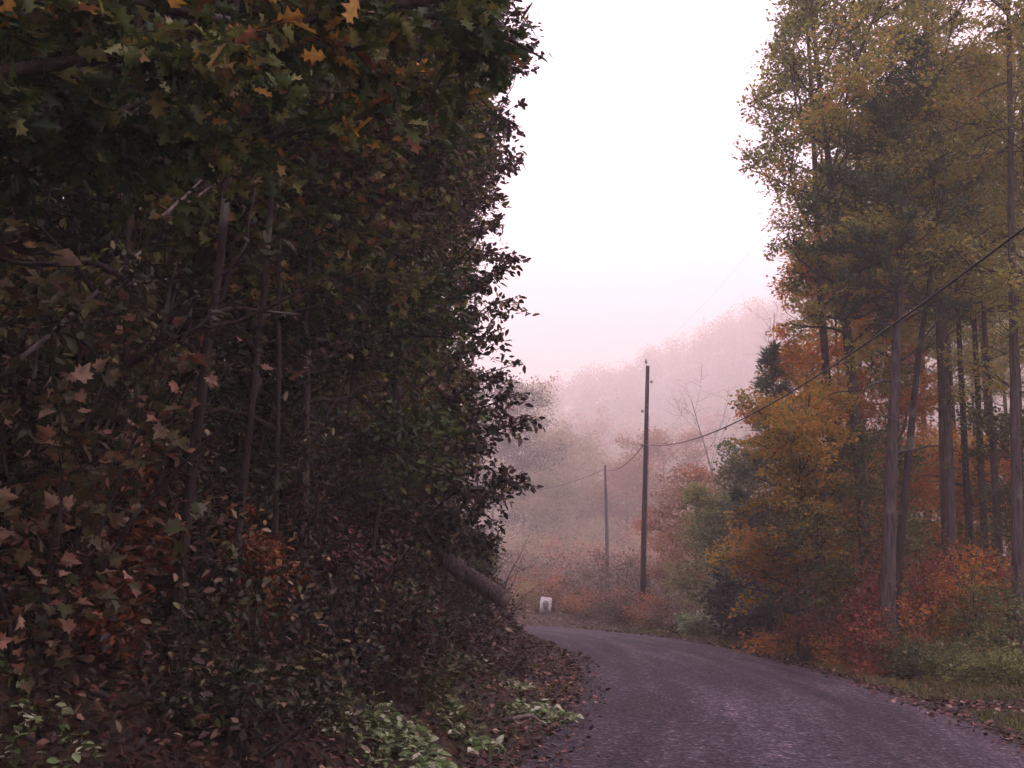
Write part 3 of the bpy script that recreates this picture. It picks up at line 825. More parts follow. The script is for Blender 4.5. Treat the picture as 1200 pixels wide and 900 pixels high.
shr = [(852, 38, 2.9, 1.9, 'leaf_rhodo', .15, 'large dark rhododendron bush at the roadside bend'),
       (895, 35, 2.1, 1.5, 'leaf_rhodo', .14, 'dark evergreen bush joining the rhododendron on its right'),
       (800, 41, .9, 1.2, 'leaf_herb', .14, 'low pale green weeds in front of the rhododendron by the road'),
       (932, 29, 1.8, 1.2, 'leaf_red', .10, 'red leaved shrub leftmost of the roadside red brush'),
       (968, 27.5, 2.3, 1.3, 'leaf_red', .10, 'red and green shrub below the small green tree'),
       (1003, 25.5, 1.7, 1.1, 'leaf_red', .09, 'crimson shrub just left of the stubbed pine foot'),
       (1040, 24.0, 1.3, 1.0, 'leaf_red', .09, 'red brush around the foot of the stubbed pine'),
       (1075, 26.5, 2.9, 1.3, 'leaf_red', .10, 'tall scarlet shrub right of the stubbed pine foot'),
       (1110, 25.5, 2.3, 1.3, 'leaf_orange', .10, 'orange red shrub before the stout trunk'),
       (1145, 24.5, 1.9, 1.2, 'leaf_green', .09, 'green shrub between the orange shrub and the tall mauve trunk'),
       (1170, 27.0, 2.8, 1.3, 'leaf_red', .10, 'rusty red shrub left of the tall mauve trunk'),
       (1210, 23.0, 1.7, 1.2, 'leaf_green', .09, 'green shrub at the right edge of the photo'),
       (1090, 23.0, .95, 1.1, 'leaf_green', .08, 'low green bush on the verge before the scarlet shrub'),
       (1140, 21.5, .8, 1.1, 'leaf_green', .08, 'low green bush on the grassy verge, lower right'),
       (1190, 20.0, .8, 1.0, 'leaf_yellowgreen', .08, 'low yellowish bush on the verge in the lower right corner'),
       (985, 26.0, .9, .9, 'leaf_orange', .08, 'low orange brush at the verge left of the stubbed pine'),
       (905, 31.5, 1.1, 1.1, 'leaf_orange', .09, 'low rusty brush right of the dark evergreen bushes'),
       (1060, 30, 2.6, 1.6, 'leaf_yellowgreen', .11, 'yellow green thicket behind the stubbed pine'),
       (1130, 29, 2.9, 1.8, 'leaf_orange', .11, 'rusty thicket behind the orange red shrub'),
       (1190, 30, 2.9, 1.8, 'leaf_green', .11, 'green thicket behind the tall mauve trunk'),
       (1240, 26, 2.4, 1.5, 'leaf_red', .10, 'red shrub mostly past the right edge of the photo')]
for i, (px, Y, Ht, rx, m, sz, lb_) in enumerate(shr):
    p = foot(px, Y, gap=rx * .75 + .35)
    rh = m == 'leaf_rhodo'
    shrub('rhododendron' if rh else 'roadside_shrub', p, Ht, rx, M[m], lb_, seed=80 + i, stems=16 if rh else 13, per=13 if rh else 9, size=sz, spread=.16 if rh else .14,
          T=T_OVAL if rh else T_KITE, group=None if rh else 'shrubs along the right verge', sub=9, upright=.35)

# ================================================================== BEYOND THE BEND
def bare(name, px, Y, Ht, r0, label, seed, lean_px=None, nl=12, cb=.35, crr=3.0):
    return tree(name, px, Y, Ht, r0, Ht * cb, crr, M['bark_grey'], None, label, seed=seed, lean_px=lean_px, nl=nl, sub=6, twigs=4, elev=(.7, 1.2), trunk_wob=.12)
bare('bare_tree', 858, 130, 21.0, .22, 'leafless tree with spreading twigs standing in mist right of the utility pole', 5, lean_px=(815, 470), nl=12, cb=.3, crr=8.0)
bare('bare_tree', 915, 160, 40, .34, 'faint leafless crown in the mist above the young pine', 6, nl=14, cb=.4, crr=8.0)
mist = [(640, 64, 8.6, 3.0, 'leaf_misty', 'misty olive tree just beyond the left bank'),
        (612, 66, 11.2, 3.3, 'leaf_misty', 'tall hazy tree peeking out behind the left bank foliage'),
        (668, 74, 9.5, 3.2, 'leaf_misty', 'hazy olive tree left of the far utility pole'),
        (715, 82, 9.0, 3.0, 'leaf_misty', 'pale hazy tree around the far utility pole'),
        (735, 62, 6.6, 2.3, 'leaf_rust', 'rusty hazy small tree left of the near utility pole'),
        (778, 60, 7.8, 2.4, 'leaf_rust', 'rusty red misty tree right of the near utility pole'),
        (815, 57, 5.8, 2.1, 'leaf_rust', 'small rusty tree above the rhododendron'),
        (845, 50, 5.0, 1.8, 'leaf_yellowgreen', 'pale yellowish sapling behind the rhododendron'),
        (690, 66, 5.0, 2.2, 'leaf_rust', 'low reddish tree behind the road sign'),
        (650, 58, 5.0, 2.0, 'leaf_misty', 'low hazy tree between road sign and left bank'),
        (880, 46, 6.2, 1.9, 'leaf_green', 'green sapling left of the young pine foot'),
        (575, 58, 10.0, 3.2, 'leaf_dark', 'dark hazy tree mostly hidden by the left bank')]
for i, (px, Y, Ht, cr_, m, lb_) in enumerate(mist):
    k_ = 2.7 if Y > 57 else 1.0
    tree('misty_tree', px, Y * k_, Ht * k_ * (.9 if Y > 57 else 1), .1 * k_, Ht * .12 * k_, cr_ * k_, M['bark_dark'], M[m], lb_, seed=110 + i, nl=20, sub=5, per=11, size=.16 * k_, spread=.3 * k_, group='misty trees beyond the bend')
far = [(560, 95, 12), (610, 100, 13), (650, 92, 11), (700, 105, 12), (745, 98, 10), (790, 92, 11), (835, 100, 12), (880, 90, 13), (930, 98, 13),
       (980, 105, 14), (1040, 98, 14), (1100, 105, 15), (1160, 95, 15)]
for i, (px, Y, Ht) in enumerate(far):
    tree('far_tree', px, Y * 3.3, Ht * 2.5, .3, Ht * .4, 10.5, M['bark_dark'], M['leaf_misty'] if i % 3 else M['leaf_rust'], 'faint tree almost lost in the mist on the hillside foot',
         group='faint trees at the foot of the hill', seed=130 + i, nl=15, sub=4, per=9, size=.7, spread=1.1)
bsh = [(605, 59, 1.5, 'leaf_misty'), (662, 58, 1.2, 'leaf_rust'), (675, 57, 1.7, 'leaf_rust'), (700, 55, 1.5, 'leaf_rust'), (722, 53, 1.2, 'leaf_misty'),
       (742, 51, 1.1, 'leaf_rust'), (770, 49, 1.5, 'leaf_rust'), (795, 47, 1.4, 'leaf_misty'), (820, 44.5, .8, 'leaf_herb'), (632, 62, 2.0, 'leaf_rust'), (712, 60, 2.4, 'leaf_rust'), (760, 55, 2.3, 'leaf_rust')]
bl = ['olive brush left of the road sign', 'low reddish brush just right of the road sign', 'reddish brush second right of the road sign', 'rusty brush midway between sign and utility pole',
      'olive brush left of the utility pole foot', 'low brush right at the utility pole foot', 'rusty brush just right of the utility pole foot', 'olive brush between utility pole and rhododendron',
      'tiny pale weeds left of the rhododendron', 'rusty brush directly behind the road sign', 'taller rusty brush behind the far roadside', 'taller rusty brush behind the utility pole']
for px, Y, Ht, m, l_ in ((610, 80, 3.2, 'leaf_misty', 'hazy olive thicket low behind the road sign'), (655, 84, 3.6, 'leaf_rust', 'hazy reddish thicket between sign and far pole'), (700, 78, 3.0, 'leaf_rust', 'hazy reddish thicket under the far pole'),
                     (735, 82, 3.8, 'leaf_misty', 'hazy olive thicket left of the near pole'), (775, 76, 3.4, 'leaf_rust', 'hazy rusty thicket right of the near pole'), (812, 80, 4.0, 'leaf_misty', 'hazy olive thicket above the rhododendron'), (680, 96, 5.0, 'leaf_misty', 'hazy tall thicket behind the reddish ones'), (750, 100, 5.5, 'leaf_rust', 'hazy tall rusty thicket behind the near pole')):
    bsh.append((px, Y, Ht, m)); bl.append(l_)
for i, (px, Y, Ht, m) in enumerate(bsh):
    m = 'leaf_brush' if Y < 70 and i % 3 else m
    k_ = 1.5 if Y > 70 else 1; Y = Y * k_; Ht = Ht * k_
    shrub('misty_brush', foot(px, Y), Ht, max(1.5, Y * .04), M[m], bl[i], group='brush across the bend', seed=150 + i, stems=13, per=9, size=.0022 * Y, spread=.0035 * Y, sub=8, upright=.3)

# far wooded hillside: one mass
rng = np.random.default_rng(77)
hw = NM()
cnt = 0
while cnt < 1900:
    x = rng.uniform(-400, 480); y = rng.uniform(260, 810)
    if abs(x / y) > .75: continue
    z = h1(x, y); Ht = rng.uniform(14, 27); cnt += 1
    tube(hw, [(x, y, z - .5), (x + rng.normal(0, .3), y, z + Ht * .8)], [.16, .05], 4)
    n = 420
    d = norm(rng.normal(0, 1, (n, 3))) * (rng.random((n, 1)) ** .4)
    P = np.array([x, y, z + Ht * .6]) + d * [Ht * .3, Ht * .3, Ht * .42] + rng.normal(0, .2, (n, 3))
    add_leaves(hw, P, 1.1, rng, T_KITE, clump=rng.random(), tilt=1.0)
tag(hw.build('hillside_woods', M['leaf_misty']), 'misty autumn woods covering the far hillside', 'woods', kind='stuff')

# ================================================================== LEFT BANK
# big trees: (px at foot, depth, height, trunk radius, crown base, crown radius, leaf, label)
LT = [(205, 11, 13, .15, 11, 3.0, 'leaf_dark', 'bark_dark', 'thick shadowy trunk rising through the darkest part of the left bank'),
      (268, 12, 12, .08, 10, 2.4, 'leaf_dark', 'bark_dark', 'slim dark trunk right of the thick shadowy one on the left bank'),
      (352, 16, 15, .10, 9, 3.0, 'leaf_maroon', 'bark_grey', 'greyish trunk midway along the left bank among maroon leaves'),
      (420, 25, 16, .16, 3.0, 3.6, 'leaf_evergreen', 'bark_dark', 'dark evergreen tree midway along the left bank'),
      (455, 29, 18, .15, 3.0, 3.6, 'leaf_edge', 'bark_pale', 'pale trunk showing high up among leaves near the sky gap'),
      (492, 33, 19, .17, 2.5, 3.6, 'leaf_edge', 'bark_dark', 'dark tree edging the sky gap, its crown against the white sky'),
      (524, 40, 20, .14, 2.5, 3.8, 'leaf_edge', 'bark_dark', 'farthest dark tree on the left bank beside the bend'),
      (500, 24, 15, .09, 4.2, 2.0, 'leaf_edge', 'bark_dark', 'slender tree above the fallen log whose leaf sprays stand out black against the mist'),
      (300, 12.5, 9, .08, 2.4, 2.4, 'leaf_oak', 'bark_dark', 'slender oak with yellow green sprays at the top of the left bank'),
      (95, 12, 12, .12, 2.0, 3.0, 'leaf_dark', 'bark_dark', 'dim trunk at the far left behind the orange leaved saplings'),
      (20, 12.5, 12, .13, 1.8, 3.0, 'leaf_maroon', 'bark_dark', 'dim trunk at the left edge of the photo'),
      (150, 17, 15, .15, 3.0, 3.4, 'leaf_maroon', 'bark_dark', 'dark trunk up the slope left of the thick shadowy one'),
      (385, 17, 11, .08, 2.6, 2.4, 'leaf_edge', 'bark_grey', 'slender yellow green tree below the top boughs on the left bank'),
      (450, 21, 13, .09, 3.6, 2.5, 'leaf_edge', 'bark_dark', 'slender oak right of the yellow green tree on the left bank')]
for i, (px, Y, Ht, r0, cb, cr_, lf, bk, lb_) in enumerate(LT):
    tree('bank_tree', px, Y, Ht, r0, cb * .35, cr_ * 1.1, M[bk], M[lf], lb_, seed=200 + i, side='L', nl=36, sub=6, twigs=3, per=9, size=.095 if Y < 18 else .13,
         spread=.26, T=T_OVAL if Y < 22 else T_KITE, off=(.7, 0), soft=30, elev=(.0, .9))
for i, (px, Y, r0, bk, l_) in enumerate([(200, 8.3, .05, 'bark_dark', 'slim dark stem standing in front of the shadowy trunk'), (128, 7.9, .028, 'bark_dark', 'thin dim stem among the maple leaves at the far left'),
        (268, 9.3, .035, 'bark_dark', 'thin dim stem right of the slim dark one'), (352, 11.3, .045, 'bark_grey', 'greyish thin stem midway along the left bank'), (392, 12.8, .04, 'bark_dark', 'thin dim stem right of the greyish one'),
        (462, 15.5, .05, 'bark_grey', 'greyish slim stem near the lacy sapling'), (430, 13.5, .03, 'bark_dark', 'thin crooked dark stem below the maple boughs'), (318, 10.2, .028, 'bark_dark', 'thin leaning stem left of the greyish one')]):
    tree('slim_sapling', px, Y, 8.5 + i % 3, r0, 5.2, 1.3, M[bk], M['leaf_dark'], l_, seed=700 + i, side='L', off=((-1) ** i * .5, 0), nl=10, sub=4, twigs=2, per=5, size=.08, T=T_OVAL,
         spread=.12, stubs=9, trunk_wob=.06, group='thin stems on the left bank')
rk = [(-7, 9), (-9, 13), (-11, 18), (-7.5, 18), (-8, 24), (-6.5, 29), (-12, 26), (-10, 34), (-6, 36), (-14, 14), (-16, 21), (-15, 32), (-8, 42), (-13, 42),
      (-19, 27), (-21, 17), (-10, 5), (-20, 40), (-5, 46), (-26, 32)]
for i, (x, y) in enumerate(rk):
    rr_ = np.random.default_rng(300 + i)
    ev = i % 3
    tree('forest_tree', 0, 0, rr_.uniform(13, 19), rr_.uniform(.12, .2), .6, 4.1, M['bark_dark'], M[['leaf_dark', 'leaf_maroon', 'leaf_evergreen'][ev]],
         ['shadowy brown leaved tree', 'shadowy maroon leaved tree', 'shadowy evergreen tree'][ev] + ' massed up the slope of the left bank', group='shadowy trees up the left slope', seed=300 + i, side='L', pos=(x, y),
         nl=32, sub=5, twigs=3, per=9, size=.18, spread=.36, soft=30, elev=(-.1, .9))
# two more behind the camera's left that shade the bank
for i, (x, y) in enumerate([(-6, -3), (-9, .5)]):
    tree('forest_tree', 0, 0, 13, .17, 3.5, 3.6, M['bark_dark'], M['leaf_dark'], 'unseen tree behind the camera put in to shade the left bank',
         group='shadowy trees up the left slope', seed=330 + i, side='L', pos=(x, y), nl=18, sub=5, per=12, size=.10, spread=.3)

# overhanging oak whose limbs cross the top left of the view
LB = [[(-60, 95, 4.6), (0, 85, 4.7), (60, 76, 4.8), (150, 63, 5.0), (215, 58, 5.1), (270, 50, 5.2), (330, 36, 5.3), (390, 12, 5.4), (450, -8, 5.6)],
      [(-50, 150, 5.2), (10, 140, 5.3), (90, 145, 5.4), (200, 157, 5.6), (290, 165, 5.9), (380, 150, 6.2), (460, 128, 6.5)],
      [(-40, 10, 4.6), (80, -10, 4.9), (200, -25, 5.2), (340, -10, 5.5), (450, 10, 5.8), (540, 25, 6.1), (600, 48, 6.3), (632, 66, 6.4)],
      [(450, 10, 5.8), (500, 0, 6.0), (560, -12, 6.3), (612, 2, 6.5)],
      [(-50, 30, 5.0), (60, 20, 5.2), (160, 5, 5.4), (300, 30, 5.8), (420, 70, 6.2), (500, 95, 6.6), (560, 85, 7.0)],
      [(-60, 220, 5.4), (40, 190, 5.8), (160, 120, 6.2), (250, 95, 6.6), (340, 100, 7.0)]]

def oak_extra(lf, ob, rng):
    for (px, py, Y, c, sz) in [(382, 88, 4.6, .99, .15), (200, 25, 4.7, .98, .11), (135, 45, 4.8, .72, .12), (266, 68, 4.6, .78, .13), (60, 45, 5, .7, .12), (420, 12, 5, .95, .12), (95, 95, 4.9, .72, .13), (280, 60, 4.8, .7, .12), (565, 115, 6.2, .93, .09),
                            (30, 108, 5, .73, .13), (225, 80, 5, .72, .12), (330, 50, 5, .7, .13), (160, 20, 5, .74, .12)]:
        P0 = at(px, py - sz * F / Y / 2, Y) - ob
        add_leaves(lf, P0[None], sz, rng, T_OAK, up=.2, dirs=np.array([[.05, -.1, -1.0]]), clump=c, tilt=.15, width=1.0)
        lf.A['rnd'][-1] = np.full(len(lf.V[-1]), c)
boughs('overhanging_oak', (-5.2, 4.3), [(0, 0, -.4), (.05, 0, 0), (.1, .05, 1.2), (.05, .1, 2.4), (.1, .2, 3.6), (.15, .2, 5.2), (.1, .3, 7.5)], LB, M['bark_dark'], M['leaf_oak'],
       'oak with large lobed leaves hanging from limbs across the top left', 901, 'L2', 11, 2, .125, T_OAK, r0=.045, rt=.28, extra=oak_extra, skip_root=(3,))
LB2 = [[(540, 530, 15.2), (575, 508, 15), (605, 495, 15), (628, 488, 15)], [(530, 470, 15.5), (562, 440, 15.2), (600, 428, 15)], [(530, 560, 15.2), (568, 548, 15), (606, 562, 15)],
       [(530, 420, 15.6), (560, 395, 15.4), (592, 384, 15.2)], [(525, 602, 15.4), (550, 592, 15.2), (574, 606, 15.2)], [(535, 500, 15.8), (566, 478, 15.6), (606, 462, 15.4)],
       [(540, 345, 16), (568, 325, 15.8), (596, 305, 15.6)], [(540, 385, 16), (570, 360, 15.8), (596, 350, 15.6)], [(530, 580, 14.8), (555, 572, 14.6), (585, 578, 14.6)], [(520, 630, 15), (545, 628, 15), (572, 634, 15)]]
boughs('lacy_beech', (-1.5, 15.6), [(0, 0, -.4), (.05, 0, 1), (.15, .05, 2.6), (.1, .1, 4.0), (.2, .1, 6.2)], LB2, M['bark_dark'], M['leaf_dark'],
       'lacy leafy sapling whose sprays stand out black against the mist at mid height', 902, None, 16, 2, .105, T_OVAL, r0=.018, rt=.05, twig=(.12, .38))
LB3 = [[(540, 275, 20), (575, 264, 19.8), (602, 255, 19.6)], [(545, 220, 20), (585, 198, 19.8), (624, 185, 19.6)], [(550, 165, 20), (585, 143, 19.8), (612, 125, 19.6)], [(550, 110, 20.4), (590, 88, 20), (622, 80, 20)],
       [(550, 300, 20), (575, 295, 20), (600, 300, 20)], [(545, 240, 19), (570, 232, 19), (600, 228, 19)], [(545, 60, 20.4), (590, 50, 20), (630, 60, 20)], [(545, 135, 19), (575, 120, 19), (604, 150, 19)]]
LB3 = [[(a - 10, b_, c_) for a, b_, c_ in l_] for l_ in LB3]
boughs('slender_cherry', (-2.0, 20.4), [(0, 0, -.4), (.1, 0, 2), (.3, .05, 5), (.4, .1, 8.0), (.6, .1, 11.5)], LB3, M['bark_dark'], M['leaf_maroon'],
       'slender maroon leaved tree with wispy sprays over the road high on the left', 903, None, 13, 2, .12, T_OVAL, r0=.022, rt=.08, twig=(.12, .42))
LB4 = [[(330, 235, 10.5), (400, 215, 10.6), (470, 205, 10.8), (500, 220, 11)], [(300, 160, 10.8), (400, 140, 11), (480, 118, 11.2), (540, 112, 11.4)], [(330, 290, 10.5), (400, 275, 10.6), (462, 262, 10.8)],
       [(300, 200, 10.2), (360, 175, 10.2), (430, 175, 10.4)], [(380, 330, 10.8), (430, 320, 11), (480, 330, 11)], [(200, 235, 9.5), (250, 215, 9.6), (320, 205, 9.8)], [(120, 330, 9), (60, 310, 8.8), (5, 330, 8.6)], [(140, 380, 9), (90, 375, 8.8), (20, 392, 8.6)]]
boughs('bank_maple', (-3.9, 10.8), [(0, 0, -.4), (.1, 0, 1.2), (.2, .05, 2.6), (.2, .1, 4.2), (.4, .1, 6.5)], LB4, M['bark_grey'], M['leaf_olive'],
       'slender maple with yellow green boughs hanging below the oak limbs on the left', 904, 'L2', 9, 2, .10, T_MAPLE, r0=.022, rt=.09, twig=(.2, .6))

# saplings and shrubs on the near bank
SP = [(40, 6.8, 2.6, .9, 'leaf_near', T_MAPLE, .10, 'sapling with pale pinkish maple leaves at the left edge of the photo'),
      (130, 8.6, 1.9, .5, 'leaf_near', T_MAPLE, .09, 'maple sapling with curled tan leaves second from the left edge'),
      (15, 7.6, 3.6, 1.0, 'leaf_dullgreen', T_OVAL, .09, 'yellow green sapling at the left edge above the maple leaves'),
      (110, 9.0, 3.0, .8, 'leaf_dullgreen', T_OVAL, .075, 'dull green sapling left of the shadowy trunk'),
      (75, 8.0, 1.0, .7, 'leaf_sprig', T_OVAL, .075, 'orange brush low on the far left'),
      (270, 11.5, 3.0, 1.1, 'leaf_evergreen', T_OVAL, .09, 'deep green bush in the middle of the left bank'),
      (430, 15.5, 2.4, .9, 'leaf_dullgreen', T_OVAL, .09, 'yellow green bush halfway along the left bank'),
      (270, 9.6, 1.1, .6, 'leaf_sprig', T_OVAL, .07, 'red leaved brush below the deep green bush'),
      (105, 7.6, .6, .45, 'leaf_sprig', T_OVAL, .07, 'bright orange red seedling low at the left'),
      (330, 13, 1.4, .9, 'leaf_dullgreen', T_OVAL, .075, 'greenish brush right of the red leaved brush'),
      (390, 14, 1.5, .9, 'leaf_maroon', T_OVAL, .075, 'maroon brush halfway along the bank foot'),
      (470, 17, 1.8, 1.0, 'leaf_maroon', T_OVAL, .085, 'maroon brush below the fallen log'),
      (470, 19, 1.9, 1.0, 'leaf_dark', T_OVAL, .09, 'dark bush around the root end of the fallen log'),
      (525, 23, 2.2, 1.0, 'leaf_dullgreen', T_OVAL, .10, 'yellowish bush behind the fallen log'),
      (560, 27, 2.0, 1.0, 'leaf_dullgreen', T_KITE, .10, 'olive bush below the log tip at the bank edge'),
      (572, 33, 3.2, 1.3, 'leaf_dark', T_KITE, .11, 'dark bush at the bank edge beyond the log tip'),
      (580, 40, 3.6, 1.5, 'leaf_dark', T_KITE, .12, 'farthest dark bush where the bank meets the bend'),
      (470, 14, 1.2, .8, 'leaf_dark', T_OVAL, .075, 'dark brush above the flat leafy weeds'),
      (180, 8.6, 1.6, .9, 'leaf_dark', T_OVAL, .07, 'dark brush at the foot of the shadowy trunk'),
      (40, 8.2, 1.5, .9, 'leaf_maroon', T_OVAL, .075, 'maroon brush under the left edge saplings')]
for i, (px, Y, Ht, rx, m, T, sz, lb_) in enumerate(SP):
    shrub('bank_shrub', foot(px, Y), Ht, rx, M[m], lb_, group='saplings and brush on the left bank', seed=400 + i, stems=10, per=(2 if m == 'leaf_near' else 5) if Y < 12 else 8, size=sz, T=T,
          spread=.1, side='L', soft=5, sub=7, upright=.55)


BR = np.random.default_rng(55)
for i in range(95):
    Y = BR.uniform(7.5, 25); px = BR.uniform(-20, 440 + 8 * Y)
    p = foot(px, Y)
    if lateral(p[0], p[1])[0] < HALF + 1.2: continue
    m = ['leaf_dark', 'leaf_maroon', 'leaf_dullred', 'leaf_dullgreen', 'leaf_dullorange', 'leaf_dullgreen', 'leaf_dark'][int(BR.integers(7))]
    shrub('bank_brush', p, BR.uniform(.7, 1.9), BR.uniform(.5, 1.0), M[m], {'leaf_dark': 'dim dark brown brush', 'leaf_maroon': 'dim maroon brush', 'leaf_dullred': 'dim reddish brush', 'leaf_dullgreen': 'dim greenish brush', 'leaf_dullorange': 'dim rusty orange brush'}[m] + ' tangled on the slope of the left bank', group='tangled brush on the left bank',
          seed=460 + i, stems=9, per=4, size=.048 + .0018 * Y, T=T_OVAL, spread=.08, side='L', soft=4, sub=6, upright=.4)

# low weeds on the verge
def weed(pos, r, m, label, seed, n=60, sz=.1, ht=.3, T=T_OVAL):
    rng = np.random.default_rng(seed)
    b = np.array([pos[0], pos[1], h1(pos[0], pos[1])])
    root = thing('verge_weed', b, label, 'weed', 'leafy weeds on the left verge')
    st, lv = NM(), NM(); P = []; D = []
    for i in range(n):
        a = rng.uniform(0, 6.28); q = r * math.sqrt(rng.random())
        x, y = q * math.cos(a), q * math.sin(a) * .8
        g = h1(b[0] + x, b[1] + y) - b[2]
        hh = ht * rng.uniform(.35, 1) * (1 - .5 * (q / r) ** 2)
        tp = np.array([x + rng.normal(0, .04), y + rng.normal(0, .04), g + hh])
        tube(st, [(x, y, g - .03), (x, y, g + hh * .6), tp], [.004, .003, .002], 3, cap=False)
        for k in range(5):
            P.append(tp - [0, 0, rng.uniform(0, hh * .6)]); a2 = rng.uniform(0, 6.28); D.append((math.cos(a2), math.sin(a2), .1))
    add_leaves(lv, np.array(P), sz, rng, T, dirs=np.array(D), clump=.5, tilt=.35)
    st.build('stalks', M['leaf_green'], root); lv.build('foliage', M[m], root)
for i, (px, py, r, m, n, sz, ht, lb_) in enumerate([
        (425, 862, .6, 'leaf_herb', 150, .07, .38, 'bushy bright green weed at the bottom of the left verge'),
        (490, 880, .42, 'leaf_herb', 50, .11, .2, 'broad pale leaves just right of the bushy green weed'),
        (548, 868, .38, 'leaf_herb', 36, .10, .18, 'pale leaves between the bushy weed and the road'),
        (632, 836, .48, 'leaf_herb', 70, .10, .26, 'green and white leafed weed closest to the road edge'),
        (590, 800, .45, 'leaf_herb', 40, .09, .22, 'pale weed up the verge behind the roadside one'),
        (15, 890, .6, 'leaf_herb', 80, .07, .3, 'pale green weeds in the bottom left corner'),
        (600, 775, .5, 'leaf_green', 50, .08, .25, 'green weed on the verge near the bank edge'),
        (515, 820, .5, 'leaf_green', 50, .08, .25, 'green weed at the bank foot above the pale leaves')]):
    p = hit(px, py + 6)
    weed(p, r, m, lb_, 500 + i, n, sz, ht)

# fallen log
def log(name, pts, r0, r1, label, bark, seed, end=True, grp=None):
    rng = np.random.default_rng(seed)
    pts = np.array(pts, float); b = pts[0].copy()
    root = thing(name, b, label, 'log' if r0 > .08 else 'dead branch', grp)
    t = np.linspace(0, 1, 9)
    q = np.array([[np.interp(s * (len(pts) - 1), np.arange(len(pts)), pts[:, c]) for c in range(3)] for s in t]) - b
    q[1:-1] += rng.normal(0, r0 * .12, (7, 3))
    a = NM(); tube(a, q, np.linspace(r0, r1, 9), 12 if r0 > .08 else 6, rough=.14, rng=rng)
    a.build('stem', bark, root, True)
    if r0 > .08:
        s = NM()
        for k in (3, 5):
            d = norm(rng.normal(0, 1, 3) + [0, 0, .8])
            tube(s, [q[k], q[k] + d * r0 * 1.3, q[k] + d * r0 * 2.4], [.04, .03, .02], 6)
        s.build('branch_stub', bark, root, True)
        d = norm(q[-1] - q[-2]); c = NM()
        tube(c, [q[-1] - d * .02, q[-1] + d * .012], [r1 * .93, r1 * .9], 14)
        c.build('broken_end', M['cut_wood'], root)
    return root
log('fallen_log', [at(470, 628, 20.5), at(530, 662, 19.6), at(592, 703, 18.8)], .17, .145, 'fallen grey log jutting out of the left bank toward the road', M['bark_grey'], 1)
DB = [([(128, 706), (165, 712), (196, 718)], 8.6, .02, 'pale broken stick lying level before the shadowy trunk'),
      ([(152, 632), (147, 655), (136, 680)], 8.4, .022, 'short pale upright snag at the lower left'),
      ([(0, 440), (60, 390), (110, 345), (165, 295)], 7.5, .022, 'long pale dead branch slanting up from the left edge'),
      ([(190, 254), (215, 232), (236, 211)], 8.0, .016, 'pale dead twig slanting up under the oak boughs'),
      ([(200, 252), (235, 228), (262, 208)], 8.1, .013, 'thinner dead twig beside the pale slanting one'),
      ([(5, 134), (40, 126), (85, 118)], 5.3, .014, 'pale bare twig below the top left limb'),
      ([(345, 610), (372, 640), (392, 690)], 12, .02, 'thin grey stick leaning on the bank mid left'),
      ([(152, 765), (165, 790), (172, 810)], 8.2, .012, 'thin curved stick in the brush low at the left'),
      ([(600, 842), (622, 838), (640, 850)], 11.2, .02, 'pale stick lying among the weeds by the road edge'),
      ([(395, 800), (420, 830), (455, 850)], 11.5, .022, 'grey stick leaning over the bushy green weed')]
for i, (pp, Y, r, lb_) in enumerate(DB):
    log('dead_branch', [at(a, b_, Y + .15 * k) for k, (a, b_) in enumerate(pp)], r, r * .5, lb_, M['bark_pale'], 20 + i, grp='dead sticks on the left bank')

# ================================================================== ROADSIDE FURNITURE
def upole(px, Y, top_px, top_py, label, detail=True):
    b = foot(px, Y)
    q = at(top_px, top_py, Y) - b
    root = thing('utility_pole', b, label, 'utility pole', 'wooden utility poles')
    a = NM(); tube(a, [(0, 0, -.6), q * .3, q * .7, q], [.13, .12, .10, .085], 14); a.build('shaft', M['pole_wood'], root, True)
    ln = np.linalg.norm(q)
    # top pin insulator on a ridge bracket
    a = NM(); tube(a, [q + [-.04, 0, -.35], q + [-.07, 0, .18]], .02, 6); tube(a, [q + [-.07, 0, .14], q + [-.075, 0, .2], q + [-.08, 0, .26], q + [-.08, 0, .33]], [.05, .07, .045, .03], 10)
    a.build('top_insulator', M['porcelain'], root)
    c = q * (1 - .75 / ln)
    a = NM(); tube(a, [c, c + [.2, 0, .03]], .022, 6); tube(a, [c + [.2, 0, -.05], c + [.2, 0, .02], c + [.2, 0, .09]], [.035, .06, .035], 10); a.build('side_insulator', M['porcelain'], root)
    for dz in (2.1, 3.65):
        c = q * (1 - dz / ln)
        a = NM(); tube(a, [c, c + [-.18, 0, 0]], .018, 6); box(a, c + [-.2, 0, 0], (.09, .07, .12)); a.build('cable_bracket', M['steel'], root)
    g = NM(); tube(g, [q * .02 + [.15, -.06, 0], q * .45 + [.135, -.06, 0], q * .8 + [.11, -.06, 0]], .008, 4); g.build('ground_wire', M['rubber'], root)
    return b, q
pb, pq = upole(752, 50, 759, 429, 'tall leaning wooden utility pole at the bend of the road')
p2b, p2q = upole(712, 84, 709, 545, 'far utility pole fading into the mist')
p3b, p3q = upole(560, 118, 556, 545, 'utility pole hidden behind the left bank trees')
nb_x, nb_y = 11.5, -9
nbz = h1(nb_x, nb_y)
def onpole(b, q, dz): return b + q * (1 - dz / np.linalg.norm(q))

